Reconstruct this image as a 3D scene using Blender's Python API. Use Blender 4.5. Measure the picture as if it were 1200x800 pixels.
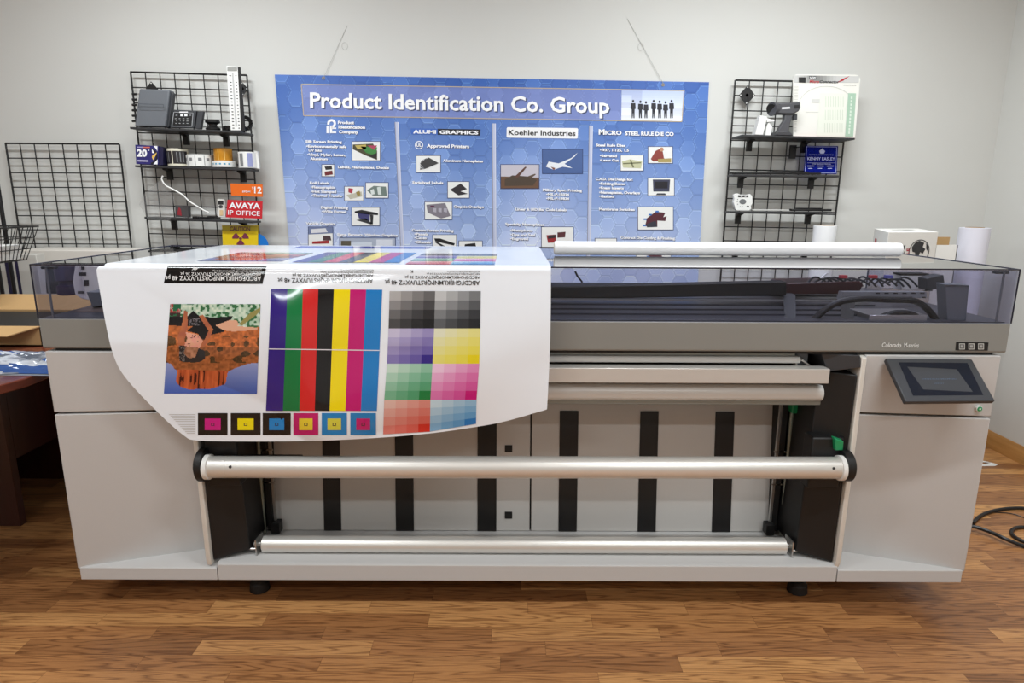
import bpy, math, random
import numpy as np
from mathutils import Vector, Matrix
random.seed(7); rng = np.random.default_rng(7)
scn = bpy.context.scene
COL = scn.collection
for o in list(bpy.data.objects): bpy.data.objects.remove(o)

# ------------------------------------------------------------------ camera
F, PITCH, YAW, ROLL, CX, CD, CH = 758.727, 0.21455, 0.0037, 0.00557, -0.04785, 1.88216, 1.30842
def _axes():
    cy, sy, cp, sp = math.cos(YAW), math.sin(YAW), math.cos(PITCH), math.sin(PITCH)
    f = np.array([sy*cp, cy*cp, -sp]); r = np.array([cy, -sy, 0.]); u = np.cross(r, f)
    c, s = math.cos(ROLL), math.sin(ROLL)
    return c*r+s*u, -s*r+c*u, f
RR, UU, FF = _axes(); OO = np.array([CX, -CD, CH])
cam = bpy.data.objects.new('camera', bpy.data.cameras.new('camera')); COL.objects.link(cam)
cam.data.sensor_width = 36; cam.data.lens = F/1200*36; cam.data.clip_start = .02
cam.matrix_world = Matrix([[RR[i], UU[i], -FF[i], OO[i]] for i in range(3)]+[[0, 0, 0, 1]])
scn.camera = cam
def at(px, py, X=None, Y=None, Z=None):
    """world point on a plane X=, Y= or Z= seen at a place of the 1200x800 photo"""
    d = FF + RR*((px-600)/F) - UU*((py-400)/F)
    t = (X-OO[0])/d[0] if X is not None else ((Y-OO[1])/d[1] if Y is not None else (Z-OO[2])/d[2])
    return OO + t*d
# ------------------------------------------------------------------ light
scn.view_settings.view_transform = 'Standard'; scn.view_settings.look = 'None'
scn.view_settings.gamma = 1; scn.view_settings.exposure = 0.0; scn.view_settings.use_curve_mapping = False
w = bpy.data.worlds.new('world'); scn.world = w; w.use_nodes = True
w.node_tree.nodes['Background'].inputs[0].default_value = (.9, .95, 1, 1)
w.node_tree.nodes['Background'].inputs[1].default_value = .25
CEIL = 2.75
LIGHTS = [(-1.6, .62, 33), (1.1, .62, 38), (-1.6, -1.2, 28), (1.1, -1.2, 30), (-1.6, -3.0, 24), (1.1, -3.0, 24)]
for (lx, ly, e) in LIGHTS:
    l = bpy.data.lights.new('ceiling_lamp', 'AREA'); l.shape = 'RECTANGLE'; l.size = 1.2; l.size_y = .14
    l.energy = e; l.color = (.93, .98, 1)
    o = bpy.data.objects.new('ceiling_lamp', l); COL.objects.link(o); o.location = (lx, ly, CEIL-.06)

# ------------------------------------------------------------------ materials
def lin(c):
    r = []
    for v in c[:3]:
        v = v/255.; r.append(v/12.92 if v <= .04045 else ((v+.055)/1.055)**2.4)
    return (r[0], r[1], r[2], 1)
MATS = {}
def mat(name, col, rough=.5, metal=0, noise=0, nscale=30, coat=0, bump=0, spec=.5, aniso=None):
    if name in MATS: return MATS[name]
    m = bpy.data.materials.new(name); m.use_nodes = True; MATS[name] = m
    nt = m.node_tree; b = nt.nodes['Principled BSDF']
    b.inputs['Base Color'].default_value = lin(col); b.inputs['Roughness'].default_value = rough
    b.inputs['Metallic'].default_value = metal; b.inputs['Specular IOR Level'].default_value = spec
    if coat: b.inputs['Coat Weight'].default_value = coat; b.inputs['Coat Roughness'].default_value = .05
    tc = nt.nodes.new('ShaderNodeTexCoord'); n = nt.nodes.new('ShaderNodeTexNoise')
    n.inputs['Scale'].default_value = nscale; n.inputs['Detail'].default_value = 4
    nt.links.new(tc.outputs['Object'], n.inputs['Vector'])
    mx = nt.nodes.new('ShaderNodeMixRGB'); mx.blend_type = 'MULTIPLY'; mx.inputs[0].default_value = max(noise, .03)
    mx.inputs[1].default_value = lin(col); nt.links.new(n.outputs['Fac'], mx.inputs[2])
    nt.links.new(mx.outputs[0], b.inputs['Base Color'])
    if bump:
        bp = nt.nodes.new('ShaderNodeBump'); bp.inputs['Strength'].default_value = bump; bp.inputs['Distance'].default_value = .002
        nt.links.new(n.outputs['Fac'], bp.inputs['Height']); nt.links.new(bp.outputs[0], b.inputs['Normal'])
    return m
def vcol_mat(name, rough=.35, coat=0, spec=.5):
    m = bpy.data.materials.new(name); m.use_nodes = True; nt = m.node_tree; b = nt.nodes['Principled BSDF']
    a = nt.nodes.new('ShaderNodeAttribute'); a.attribute_name = 'Col'
    nt.links.new(a.outputs['Color'], b.inputs['Base Color']); b.inputs['Roughness'].default_value = rough
    b.inputs['Specular IOR Level'].default_value = spec
    if coat: b.inputs['Coat Weight'].default_value = coat; b.inputs['Coat Roughness'].default_value = .04
    MATS[name] = m; return m
def glass_mat(name, tint, rough=.02, ior=1.5, opacity=0., dcol=(200, 200, 200), boost=1.):
    m = bpy.data.materials.new(name); m.use_nodes = True; nt = m.node_tree; nt.nodes.clear()
    out = nt.nodes.new('ShaderNodeOutputMaterial'); t = nt.nodes.new('ShaderNodeBsdfTransparent'); t.inputs[0].default_value = (*tint, 1)
    g = nt.nodes.new('ShaderNodeBsdfGlossy'); g.inputs['Roughness'].default_value = rough
    fr = nt.nodes.new('ShaderNodeFresnel'); fr.inputs[0].default_value = ior
    mx = nt.nodes.new('ShaderNodeMixShader'); bo_ = nt.nodes.new('ShaderNodeMath'); bo_.operation = 'MULTIPLY'; bo_.use_clamp = True; bo_.inputs[1].default_value = boost; nt.links.new(fr.outputs[0], bo_.inputs[0]); ge = nt.nodes.new('ShaderNodeNewGeometry'); iv = nt.nodes.new('ShaderNodeMath'); iv.operation = 'SUBTRACT'; iv.inputs[0].default_value = 1; nt.links.new(ge.outputs['Backfacing'], iv.inputs[1]); ml = nt.nodes.new('ShaderNodeMath'); ml.operation = 'MULTIPLY'; nt.links.new(bo_.outputs[0], ml.inputs[0]); nt.links.new(iv.outputs[0], ml.inputs[1]); nt.links.new(ml.outputs[0], mx.inputs[0])
    base = t.outputs[0]
    if opacity:
        d = nt.nodes.new('ShaderNodeBsdfDiffuse'); d.inputs[0].default_value = lin(dcol)
        m2 = nt.nodes.new('ShaderNodeMixShader'); m2.inputs[0].default_value = opacity
        nt.links.new(base, m2.inputs[1]); nt.links.new(d.outputs[0], m2.inputs[2]); base = m2.outputs[0]
    nt.links.new(base, mx.inputs[1]); nt.links.new(g.outputs[0], mx.inputs[2]); nt.links.new(mx.outputs[0], out.inputs[0])
    MATS[name] = m; return m
def floor_mat():
    m = bpy.data.materials.new('wood_floor'); m.use_nodes = True; nt = m.node_tree; N = nt.nodes; L = nt.links
    b = N['Principled BSDF']; tc = N.new('ShaderNodeTexCoord'); sp = N.new('ShaderNodeSeparateXYZ'); L.new(tc.outputs['Object'], sp.inputs[0])
    def M(op, a, c=None):
        n = N.new('ShaderNodeMath'); n.operation = op
        for i, v in enumerate((a, c)):
            if v is None: continue
            if isinstance(v, (int, float)): n.inputs[i].default_value = v
            else: L.new(v, n.inputs[i])
        return n.outputs[0]
    row = M('FLOOR', M('DIVIDE', sp.outputs[1], .066))
    wn = N.new('ShaderNodeTexWhiteNoise'); wn.noise_dimensions = '1D'; L.new(row, wn.inputs['W'])
    off = M('MULTIPLY', wn.outputs['Value'], 7.3)
    xs = M('ADD', sp.outputs[0], off); cx = M('DIVIDE', xs, .52); col = M('FLOOR', cx)
    cb = N.new('ShaderNodeCombineXYZ'); L.new(col, cb.inputs[0]); L.new(row, cb.inputs[1])
    w2 = N.new('ShaderNodeTexWhiteNoise'); w2.noise_dimensions = '2D'; L.new(cb.outputs[0], w2.inputs['Vector'])
    # grain
    gx = M('MULTIPLY', sp.outputs[0], 1.3); gy = M('MULTIPLY', sp.outputs[1], 17)
    gz = M('MULTIPLY', w2.outputs['Value'], 31)
    gv = N.new('ShaderNodeCombineXYZ'); L.new(gx, gv.inputs[0]); L.new(gy, gv.inputs[1]); L.new(gz, gv.inputs[2])
    n1 = N.new('ShaderNodeTexNoise'); n1.inputs['Scale'].default_value = 1.6; n1.inputs['Detail'].default_value = 2; n1.inputs['Distortion'].default_value = .3; L.new(gv.outputs[0], n1.inputs['Vector'])
    ring = M('FRACT', M('MULTIPLY', n1.outputs['Fac'], 9))
    ring = M('MULTIPLY', M('ABSOLUTE', M('SUBTRACT', ring, .5)), 2)
    gv2 = N.new('ShaderNodeVectorMath'); gv2.operation = 'MULTIPLY'; gv2.inputs[1].default_value = (6, 14, 1); L.new(gv.outputs[0], gv2.inputs[0])
    n2 = N.new('ShaderNodeTexNoise'); n2.inputs['Scale'].default_value = 3; n2.inputs['Detail'].default_value = 6; L.new(gv2.outputs[0], n2.inputs['Vector'])
    r1 = N.new('ShaderNodeValToRGB'); e = r1.color_ramp.elements
    e[0].color = lin((152, 104, 64)); e[1].color = lin((212, 158, 100)); e.new(.5).color = lin((180, 126, 78)); L.new(w2.outputs['Value'], r1.inputs[0])
    mx = N.new('ShaderNodeMixRGB'); mx.blend_type = 'MULTIPLY'; L.new(r1.outputs[0], mx.inputs[1])
    r2 = N.new('ShaderNodeValToRGB'); r2.color_ramp.elements[0].position = .0; r2.color_ramp.elements[0].color = (.36, .28, .24, 1); r2.color_ramp.elements[1].position = .55; r2.color_ramp.elements[1].color = (1.0, 1.0, 1.0, 1)
    L.new(ring, r2.inputs[0]); L.new(r2.outputs[0], mx.inputs[2]); mx.inputs[0].default_value = .75
    m3 = N.new('ShaderNodeMixRGB'); m3.blend_type = 'MULTIPLY'; m3.inputs[0].default_value = .55; L.new(mx.outputs[0], m3.inputs[1])
    r3 = N.new('ShaderNodeValToRGB'); r3.color_ramp.elements[0].position = .3; r3.color_ramp.elements[0].color = (.55, .5, .48, 1); r3.color_ramp.elements[1].position = .6; L.new(n2.outputs['Fac'], r3.inputs[0]); L.new(r3.outputs[0], m3.inputs[2])
    # seams
    fy = M('FRACT', M('DIVIDE', sp.outputs[1], .066)); fx = M('FRACT', cx)
    sm = M('MAXIMUM', M('GREATER_THAN', M('ABSOLUTE', M('SUBTRACT', fy, .5)), .488), M('GREATER_THAN', M('ABSOLUTE', M('SUBTRACT', fx, .5)), .4985))
    m4 = N.new('ShaderNodeMixRGB'); m4.blend_type = 'MULTIPLY'; L.new(M('MULTIPLY', sm, .45), m4.inputs[0]); L.new(m3.outputs[0], m4.inputs[1]); m4.inputs[2].default_value = (.25, .2, .15, 1)
    L.new(m4.outputs[0], b.inputs['Base Color']); b.inputs['Roughness'].default_value = .34
    return m
wood_floor = floor_mat()
def wood_mat(name, c1, c2, rough=.3, sc=(2, 25, 25)):
    m = bpy.data.materials.new(name); m.use_nodes = True; N = m.node_tree.nodes; L = m.node_tree.links
    tc = N.new('ShaderNodeTexCoord'); v = N.new('ShaderNodeVectorMath'); v.operation = 'MULTIPLY'; v.inputs[1].default_value = sc
    n = N.new('ShaderNodeTexNoise'); n.inputs['Scale'].default_value = 1; n.inputs['Detail'].default_value = 5; r = N.new('ShaderNodeValToRGB')
    r.color_ramp.elements[0].position = .3; r.color_ramp.elements[1].position = .7
    r.color_ramp.elements[0].color = lin(c1); r.color_ramp.elements[1].color = lin(c2)
    L.new(tc.outputs['Object'], v.inputs[0]); L.new(v.outputs[0], n.inputs['Vector']); L.new(n.outputs['Fac'], r.inputs[0])
    L.new(r.outputs[0], N['Principled BSDF'].inputs['Base Color']); N['Principled BSDF'].inputs['Roughness'].default_value = rough
    MATS[name] = m; return m

wallm = mat('wall_paint', (214, 214, 210), .75, noise=.04, nscale=3, bump=.05)
body = mat('body_paint', (201, 200, 199), .42, noise=.04, nscale=200, bump=.05)
bandm = mat('band_grey', (138, 137, 132), .4, noise=.05, nscale=4)
trimw = mat('trim_white', (226, 222, 214), .4)
black = mat('black_plastic', (15, 14, 15), .5)
matblack = mat('black_matte', (16, 15, 15), .6)
wire = mat('black_wire', (18, 18, 20), .35)
alu = mat('aluminium', (212, 209, 204), .28, metal=.3)
coatw = mat('white_rail', (222, 222, 220), .3)
tube = mat('core_aluminium', (228, 226, 221), .36, metal=.55)
white = mat('white_plastic', (235, 235, 232), .4)
film = mat('white_vinyl', (240, 241, 243), .22, coat=.5)
greenp = mat('green_plastic', (30, 150, 95), .35)
dgrey = mat('dark_grey_plastic', (58, 60, 64), .45)
mgrey = mat('mid_grey_plastic', (104, 108, 114), .5)
lid_glass = glass_mat('smoked_acrylic', (.80, .80, .86), .015, 1.45)
lid_top = glass_mat('smoked_acrylic_top', (.88, .88, .91), .012, 1.8, boost=1.6)
edge = mat('lid_edge', (34, 34, 48), .2)
clearp = glass_mat('clear_film', (.95, .95, .95), .05, 1.4, .06, (225, 225, 225))
bluep = glass_mat('blue_acrylic', (.12, .15, .75), .05, 1.45, .45, (30, 45, 160))
decal = vcol_mat('printed_ink', .45)
gloss_print = vcol_mat('glossy_print', .1, coat=.15, spec=.45)
metal = mat('steel', (190, 190, 188), .3, metal=.9)
cardb = mat('cardboard', (184, 148, 100), .8, noise=.1)

# ------------------------------------------------------------------ mesh builder
ORG = {}
class MB:
    def __init__(s): s.v = []; s.f = []; s.m = []; s.c = []; s.mi = 0; s.col = (1, 1, 1, 1)
    def add(s, vs, fs):
        k = len(s.v); s.v += [tuple(float(q) for q in p) for p in vs]
        for f in fs: s.f.append([k+i for i in f]); s.m.append(s.mi); s.c.append(s.col)
        return s
    def box(s, a, b):
        x0, y0, z0 = [min(p, q) for p, q in zip(a, b)]; x1, y1, z1 = [max(p, q) for p, q in zip(a, b)]
        return s.hexa([(x0, y0, z0), (x1, y0, z0), (x1, y1, z0), (x0, y1, z0)], [(x0, y0, z1), (x1, y0, z1), (x1, y1, z1), (x0, y1, z1)])
    def hexa(s, lo, hi):
        n = len(lo)
        return s.add(list(lo)+list(hi), [list(range(n))[::-1], list(range(n, 2*n))]+[[i, (i+1) % n, n+(i+1) % n, n+i] for i in range(n)])
    def prism(s, poly, axis, a, b):
        """polygon of 2D points extruded along an axis between a and b"""
        def P(p, t): return {0: (t, p[0], p[1]), 1: (p[0], t, p[1]), 2: (p[0], p[1], t)}[axis]
        return s.hexa([P(p, a) for p in poly], [P(p, b) for p in poly])
    def slab(s, pts, d):
        pts = [np.array(p, float) for p in pts]; return s.hexa(pts, [p+np.array(d, float) for p in pts])
    def path(s, pts, r, n=10, caps=True, radii=None):
        pts = [Vector([float(q) for q in p]) for p in pts]; rings = []; up = None
        for i, p in enumerate(pts):
            t = (pts[min(i+1, len(pts)-1)]-pts[max(i-1, 0)]).normalized()
            if up is None: up = t.orthogonal().normalized()
            else:
                up = up - t*up.dot(t); up.normalize()
            w = t.cross(up); rr = radii[i] if radii else r
            rings.append([p+(up*math.cos(2*math.pi*k/n)+w*math.sin(2*math.pi*k/n))*rr for k in range(n)])
        vs = [q for g in rings for q in g]; fs = []
        for i in range(len(rings)-1):
            for k in range(n): fs.append([i*n+k, i*n+(k+1) % n, (i+1)*n+(k+1) % n, (i+1)*n+k])
        if caps: fs += [list(range(n))[::-1], [(len(rings)-1)*n+k for k in range(n)]]
        return s.add(vs, fs)
    def cyl(s, a, b, r, n=24): return s.path([a, b], r, n)
    def lathe(s, c, prof, n=28, axis=2):
        vs = []; fs = []
        for (r, h) in prof:
            for k in range(n):
                a = 2*math.pi*k/n; x, y = r*math.cos(a), r*math.sin(a)
                p = {2: (x, y, h), 1: (x, h, y), 0: (h, x, y)}[axis]; vs.append((c[0]+p[0], c[1]+p[1], c[2]+p[2]))
        for i in range(len(prof)-1):
            for k in range(n): fs.append([i*n+k, i*n+(k+1) % n, (i+1)*n+(k+1) % n, (i+1)*n+k])
        fs += [list(range(n))[::-1], [(len(prof)-1)*n+k for k in range(n)]]
        return s.add(vs, fs)
    def ink(s, rgb): s.col = lin(rgb); return s
    def build(s, name, mats, parent=None, bevel=0, smooth=True, ang=35, root=False, solid=0):
        mats = mats if isinstance(mats, (list, tuple)) else [mats]
        V = np.array(s.v)
        if parent is not None: org = np.array(ORG[parent.name])
        else: org = np.array([(V[:, 0].min()+V[:, 0].max())/2, (V[:, 1].min()+V[:, 1].max())/2, V[:, 2].min()])
        me = bpy.data.meshes.new(name); me.from_pydata((V-org).tolist(), [], s.f)
        for m in mats: me.materials.append(m)
        me.polygons.foreach_set('material_index', s.m)
        if any(m in (decal, gloss_print) for m in mats):
            a = me.color_attributes.new('Col', 'FLOAT_COLOR', 'CORNER')
            cc = np.repeat(np.array(s.c, dtype=np.float32), [len(f) for f in s.f], axis=0)
            a.data.foreach_set('color', cc.ravel())
        if smooth:
            me.polygons.foreach_set('use_smooth', [True]*len(me.polygons)); me.set_sharp_from_angle(angle=math.radians(ang))
        me.update()
        o = bpy.data.objects.new(name, me); COL.objects.link(o)
        if parent is not None: o.parent = parent
        else: o.location = org
        ORG[o.name] = tuple(org)
        if bevel:
            b = o.modifiers.new('bevel', 'BEVEL'); b.width = bevel; b.segments = 2; b.limit_method = 'ANGLE'; b.angle_limit = math.radians(40)
        return o
def tag(o, label=None, cat=None, group=None, kind=None):
    if label: o['label'] = label
    if cat: o['category'] = cat
    if group: o['group'] = group
    if kind: o['kind'] = kind
    return o
def thing(name, label, cat, loc, group=None):
    o = bpy.data.objects.new(name, None); COL.objects.link(o); o.location = [float(q) for q in loc]; o.empty_display_size = .05
    ORG[o.name] = tuple(float(q) for q in loc); return tag(o, label, cat, group)
def struct(name, mb, m, **k): return tag(mb.build(name, m, **k), kind='structure')

# ------------------------------------------------------------------ text and ink helpers
_tc = {}
def text_geo(s, bold=0.0):
    k = (s, bold)
    if k in _tc: return _tc[k]
    cu = bpy.data.curves.new('t', 'FONT'); cu.body = s; cu.offset = bold; cu.resolution_u = 2
    o = bpy.data.objects.new('t', cu); COL.objects.link(o); bpy.context.view_layer.update()
    dg = bpy.context.evaluated_depsgraph_get(); me = bpy.data.meshes.new_from_object(o.evaluated_get(dg))
    vs = np.array([v.co[:] for v in me.vertices]).reshape(-1, 3); fs = [list(p.vertices) for p in me.polygons]
    bpy.data.objects.remove(o); bpy.data.curves.remove(cu); bpy.data.meshes.remove(me)
    _tc[k] = (vs, fs); return _tc[k]
def ink_text(mb, P, s, o, a, b, rgb, bold=.0, eps=.001):
    """text with its baseline from photo point o along vector a (full width) and cap height vector b"""
    vs, fs = text_geo(s, bold)
    if not len(vs): return
    x0, x1 = vs[:, 0].min(), vs[:, 0].max(); w = x1-x0; cap = .70
    o, a, b = map(np.array, (o, a, b)); mb.ink(rgb)
    mb.add([P(*(o+(v[0]-x0)/w*a+v[1]/cap*b), eps) for v in vs], fs)
def ink_poly(mb, P, pts, rgb, eps=.0005):
    mb.ink(rgb); mb.add([P(p[0], p[1], eps) for p in pts], [list(range(len(pts)))])
def ink_quad(mb, P, q, rgb, eps=.0005, nu=1, nv=1, fn=None):
    q = np.array(q, float); vs = []; k = len(mb.v)
    for j in range(nv+1):
        for i in range(nu+1):
            u, v = i/nu, j/nv; p = (q[0]*(1-u)+q[1]*u)*(1-v)+(q[3]*(1-u)+q[2]*u)*v; vs.append(P(p[0], p[1], eps))
    mb.v += [tuple(map(float, p)) for p in vs]
    for j in range(nv):
        for i in range(nu):
            a = k+j*(nu+1)+i; mb.f.append([a+nu+1, a+nu+2, a+1, a]); mb.m.append(mb.mi)
            mb.c.append(lin(fn((i+.5)/nu, (j+.5)/nv)) if fn else lin(rgb))
def rect(x0, y0, x1, y1): return [(x0, y0), (x1, y0), (x1, y1), (x0, y1)]
def planeY(Y): return lambda px, py, e=0: at(px, py, Y=Y-e)
def circ(cx, cy, rx, ry, n=16, a0=0, a1=360): return [(cx+rx*math.cos(math.radians(a0+(a1-a0)*k/n)), cy+ry*math.sin(math.radians(a0+(a1-a0)*k/n))) for k in range(n+(0 if a1-a0 == 360 else 1))]

# ================================================================== SETTING
YW, XR, XL, YB = 1.7865, 2.593, -4.2, -4.6
struct('floor', MB().box((XL-.1, YB-.1, -.08), (XR+.1, YW+.1, 0)), wood_floor, smooth=False).location.xy
struct('wall_back', MB().box((XL-.1, YW, 0), (XR+.1, YW+.1, CEIL)), wallm, smooth=False)
struct('wall_right', MB().box((XR, YB, 0), (XR+.1, YW, CEIL)), wallm, smooth=False)
struct('wall_left', MB().box((XL-.1, YB, 0), (XL, YW, CEIL)), wallm, smooth=False)
struct('wall_front', MB().box((XL-.1, YB-.1, 0), (XR+.1, YB, CEIL)), wallm, smooth=False)
struct('ceiling', MB().box((XL-.1, YB-.1, CEIL), (XR+.1, YW+.1, CEIL+.08)), mat('ceiling_paint', (236, 236, 232), .8), smooth=False)
oak = wood_mat('oak_trim', (168, 118, 62), (196, 146, 86), .4, (3, 3, 40))
bb = [(XR, 0), (XR-.014, 0), (XR-.014, .075), (XR-.006, .09), (XR, .09)]
struct('baseboard_right', MB().prism(bb, 1, YB, YW), oak)
bb = [(YW, 0), (YW-.014, 0), (YW-.014, .075), (YW-.006, .09), (YW, .09)]
struct('baseboard_back', MB().prism(bb, 0, XL, XR-.014), oak)
for (lx, ly, e) in LIGHTS:
    h = MB(); x0, x1, y0, y1, z0, z1 = lx-.64, lx+.64, ly-.15, ly+.15, CEIL-.05, CEIL
    h.box((x0, y0, z0), (x0+.03, y1, z1)).box((x1-.03, y0, z0), (x1, y1, z1)).box((x0+.03, y0, z0), (x1-.03, y0+.03, z1)).box((x0+.03, y1-.03, z0), (x1-.03, y1, z1))
    tag(h.build('ceiling_light', white), 'long white ceiling light frame over the %s %s' % ('left' if lx < 0 else 'right', {.62: 'end of the printer', -1.2: 'front of the printer', -3.0: 'back of the room'}[ly]), 'ceiling light', 'ceiling lights')

# ================================================================== PRINTER
W2 = 1.4376; ZT, ZL, ZB, ZS, ZG, Z0 = 1.119, .960, .874, .667, .150, .105
LD = .80
prn = thing('large_format_printer', 'wide beige and grey roll-to-roll printer with a smoked lid on the wood floor', 'printer', (0, .4, 0))
# --- main frame: upper grey band all round
b = MB(); b.prism([(0, ZB), (.004, ZB-.004), (LD+.3, ZB-.004), (LD+.3, ZL-.03), (LD, ZL), (0, ZL)], 0, -W2, W2)
b.build('upper_band', bandm, prn, bevel=.004)
MB().box((-W2+.03, .012, ZB-.012), (W2-.03, LD+.28, ZB-.0041)).build('band_shadow_gap', matblack, prn)
# --- side cabinets
for s, xi, xo in ((-1, 1.018, W2-.004), (1, 1.020, W2-.012)):
    zt = ZB-.0125; rec = .13
    def rc(z): return rec*(zt-z)/(zt-ZG)
    nm = []
    for (za, zb_, tp, t) in ((ZS+.0035, zt, 0, 0), (ZG-.006, ZS-.0035, .008, .0)):
        lo = [(s*xi, rc(za)+.0, za), (s*xo, 0, za), (s*xo, LD+.25, za), (s*xi, LD+.25, za)]
        hi = [(s*xi, rc(zb_), zb_), (s*xo, 0, zb_), (s*xo, LD+.25, zb_), (s*xi, LD+.25, zb_)]
        if s < 0: lo, hi = lo[::-1], hi[::-1]
        # the front face is a twisted quad: cut it in strips
        mbx = MB(); n = 12
        for k in range(n):
            f = lambda q, r_: [tuple(np.array(a)*(1-r_)+np.array(c)*r_) for a, c in zip(lo, hi)]
        mbx.hexa(lo, hi); mbx.build('lower_cabinet_panel' if t == 0 and za < .5 else 'upper_cabinet_panel', body, prn, bevel=.003, ang=20)
    MB().box((s*(xi+.02), .045, ZS-.004), (s*(xo-.012), LD+.2, ZS+.004)).build('panel_gap', matblack, prn)
    # base plinth with its ledge
    MB().prism([(0, Z0), (0, ZG-.003), (.006, ZG), (.3, ZG+.003), (.3, Z0)] if 1 else [], 0, s*(.9875 if s < 0 else 1.016), s*(xo-.006)).build('plinth', body, prn, bevel=.002)
    # inner trim edge
    MB().prism([(-.008, zt-.006), (.012, zt-.002), (.16, zt-.002), (.16, ZG+.012), (.004, ZG+.006), (-.004, ZG+.03)], 0, s*(xi-.016), s*(xi-.0005)).build('edge_trim', trimw, prn, bevel=.003)
# --- centre: plinth, ledge, back panel
b = MB(); b.prism([(0, Z0), (0, ZG+.010), (.012, ZG+.016), (.30, ZG+.004), (.30, Z0)], 0, -.985, 1.013)
b.build('centre_plinth', body, prn, bevel=.002)
MB().box((-.9875, .01, Z0+.002), (-.985, .3, ZG)).build('seam', matblack, prn)
MB().box((1.0135, .01, Z0+.002), (1.016, .3, ZG)).build('seam', matblack, prn)
PB, PT = .225, .285           # back panel leans back
def pan(x0, x1, z0, z1, e=0, t=.012):
    def y(z): return PB+(z-.14)/(.62-.14)*(PT-PB)-e
    return [(x0, y(z0), z0), (x1, y(z0), z0), (x1, y(z1), z1), (x0, y(z1), z1)]
panel = mat('panel_paint', (204, 201, 197), .42, noise=.03, nscale=5)
for n_, (x0, x1) in enumerate(((-.93, .026), (.031, .90))):
    o = MB().slab(pan(x0, x1, .158, .74), (0, .02, 0)).build('front_panel', panel, prn, bevel=.003)
MB().slab(pan(-.96, .96, .150, .76, -.02), (0, .01, 0)).build('inner_backing', matblack, prn)
blk = mat('black_strip', (20, 18, 18), .5)
for (x0, x1) in ((-.704, -.643), (-.449, -.385), (-.159, -.092), (.129, .194), (.411, .475), (.675, .741)):
    MB().slab(pan(x0, x1, .159, .590, .004), (0, .0035, 0)).build('guide_strip', blk, prn, bevel=.001)
for (px, py) in ((596, 529), (596, 603)):
    p = at(px, py, Y=.235)
    MB().slab(pan(p[0]-.013, p[0]+.013, p[2]-.012, p[2]+.012, .003), (0, .0025, 0)).build('finger_latch', matblack, prn)
# --- inner side arms
for s in (-1, 1):
    xi = .992
    a = MB()
    a.hexa([(s*.895, .05, .185), (s*1.0015, .012, .167), (s*1.0015, .30, .167), (s*.895, .30, .185)][::s], [(s*.915, .06, .80), (s*1.0015, .0, .80), (s*1.0015, .30, .80), (s*.915, .30, .80)][::s])
    a.build('side_arm', black, prn, bevel=.004)
    a = MB(); a.hexa([(s*.925, .03, .802), (s*1.0015, -.012, .826), (s*1.0015, .2, .826), (s*.925, .2, .802)][::s], [(s*.895, .02, .861), (s*1.0015, .0, .861), (s*1.0015, .2, .861), (s*.895, .2, .861)][::s])
    a.build('arm_cap', dgrey, prn, bevel=.002)
    # inner wall with faint ribs
    a = MB(); a.box((s*.875, .20, .176), (s*.8945, .42, .84))
    a.build('inner_side_wall', matblack, prn, bevel=.002)
    # rod with green clamp
    xr = .905 if s > 0 else -.90
    p0 = (xr-.0*s, .185, .172); p1 = (xr, .2, .72)
    a = MB(); a.cyl(p0, p1, .007, 12); a.build('guide_rod', mat('rod_grey', (132, 136, 124), .35, .4), prn)
    a = MB(); a.box((xr-s*.035-.004, .2, .172), (xr-s*.035+.004, .212, .72)).box((xr-s*.045, .2, .35), (xr+s*.02, .205, .354)).box((xr-s*.045, .2, .47), (xr+s*.02, .205, .474)); a.build('thin_rail', metal, prn)
    MB().box((xr-.012, .17, .62), (xr+.014, .205, .672)).build('green_clamp', greenp, prn, bevel=.003)
    a = MB(); a.box((xr-s*.055, .18, .17), (xr-s*.025, .215, .21)); a.build('rail_foot', black, prn, bevel=.002)
    # arm bracket with hub for the core
    hx = .992
    if s < 0: a = MB().box((-.955, .02, .46), (-.70, .045, .52)).build('bracket_plate', black, prn, bevel=.002)
    a = MB(); a.box((s*(xi-.105), .0, .43), (s*(xi-.005), .06, .60)); a.build('core_bracket', black, prn, bevel=.006)
    cz = .514 if s > 0 else .509
    a = MB(); hr = .052 if s < 0 else .048; a.lathe((s*.974, -.012, cz), [(.030, -.0), (hr-.002, s*.002), (hr, s*.004), (hr, s*(.022 if s < 0 else .027)), (hr-.01, s*(.028 if s < 0 else .033))], 32, 0); a.box((s*.976, -.01, cz-.03), (s*.990, .03, cz+.03)); a.build('core_hub', black, prn, bevel=.001)
    a = MB(); a.lathe((s*.958, -.03, cz), [(.032, 0), (.0385, s*.001), (.0385, s*.014), (.03, s*.018)], 32, 0); a.build('core_flange', white, prn)
    # green knob
    kx, ky, kz = (.965, 0, cz) if s > 0 else (-.968, .035, cz-.018)
    a = MB(); a.hexa([(kx-.012, ky-.015, kz+.05), (kx+.012, ky-.015, kz+.05), (kx+.014, ky+.01, kz+.05), (kx-.012, ky+.01, kz+.05)], [(kx-.018, ky-.02, kz+.09), (kx+.008, ky-.02, kz+.082), (kx+.010, ky+.01, kz+.082), (kx-.018, ky+.01, kz+.09)])
    a.build('green_lever', greenp, prn, bevel=.003)
    # lower roller end fittings
    e_ = .878 if s > 0 else -.869
    LY = at(620, 638, Z=.192)[1]; a = MB(); a.cyl((e_-s*.01, LY, .192), (e_+s*.02, LY, .192), .010, 16).box((e_+s*.004, LY-.03, .162), (e_+s*.008, LY+.03, .22)).cyl((e_+s*.01, LY-.02, .185), (e_+s*.03, LY-.02, .185), .004, 10)
    a.build('roller_bearing', metal, prn)
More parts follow.
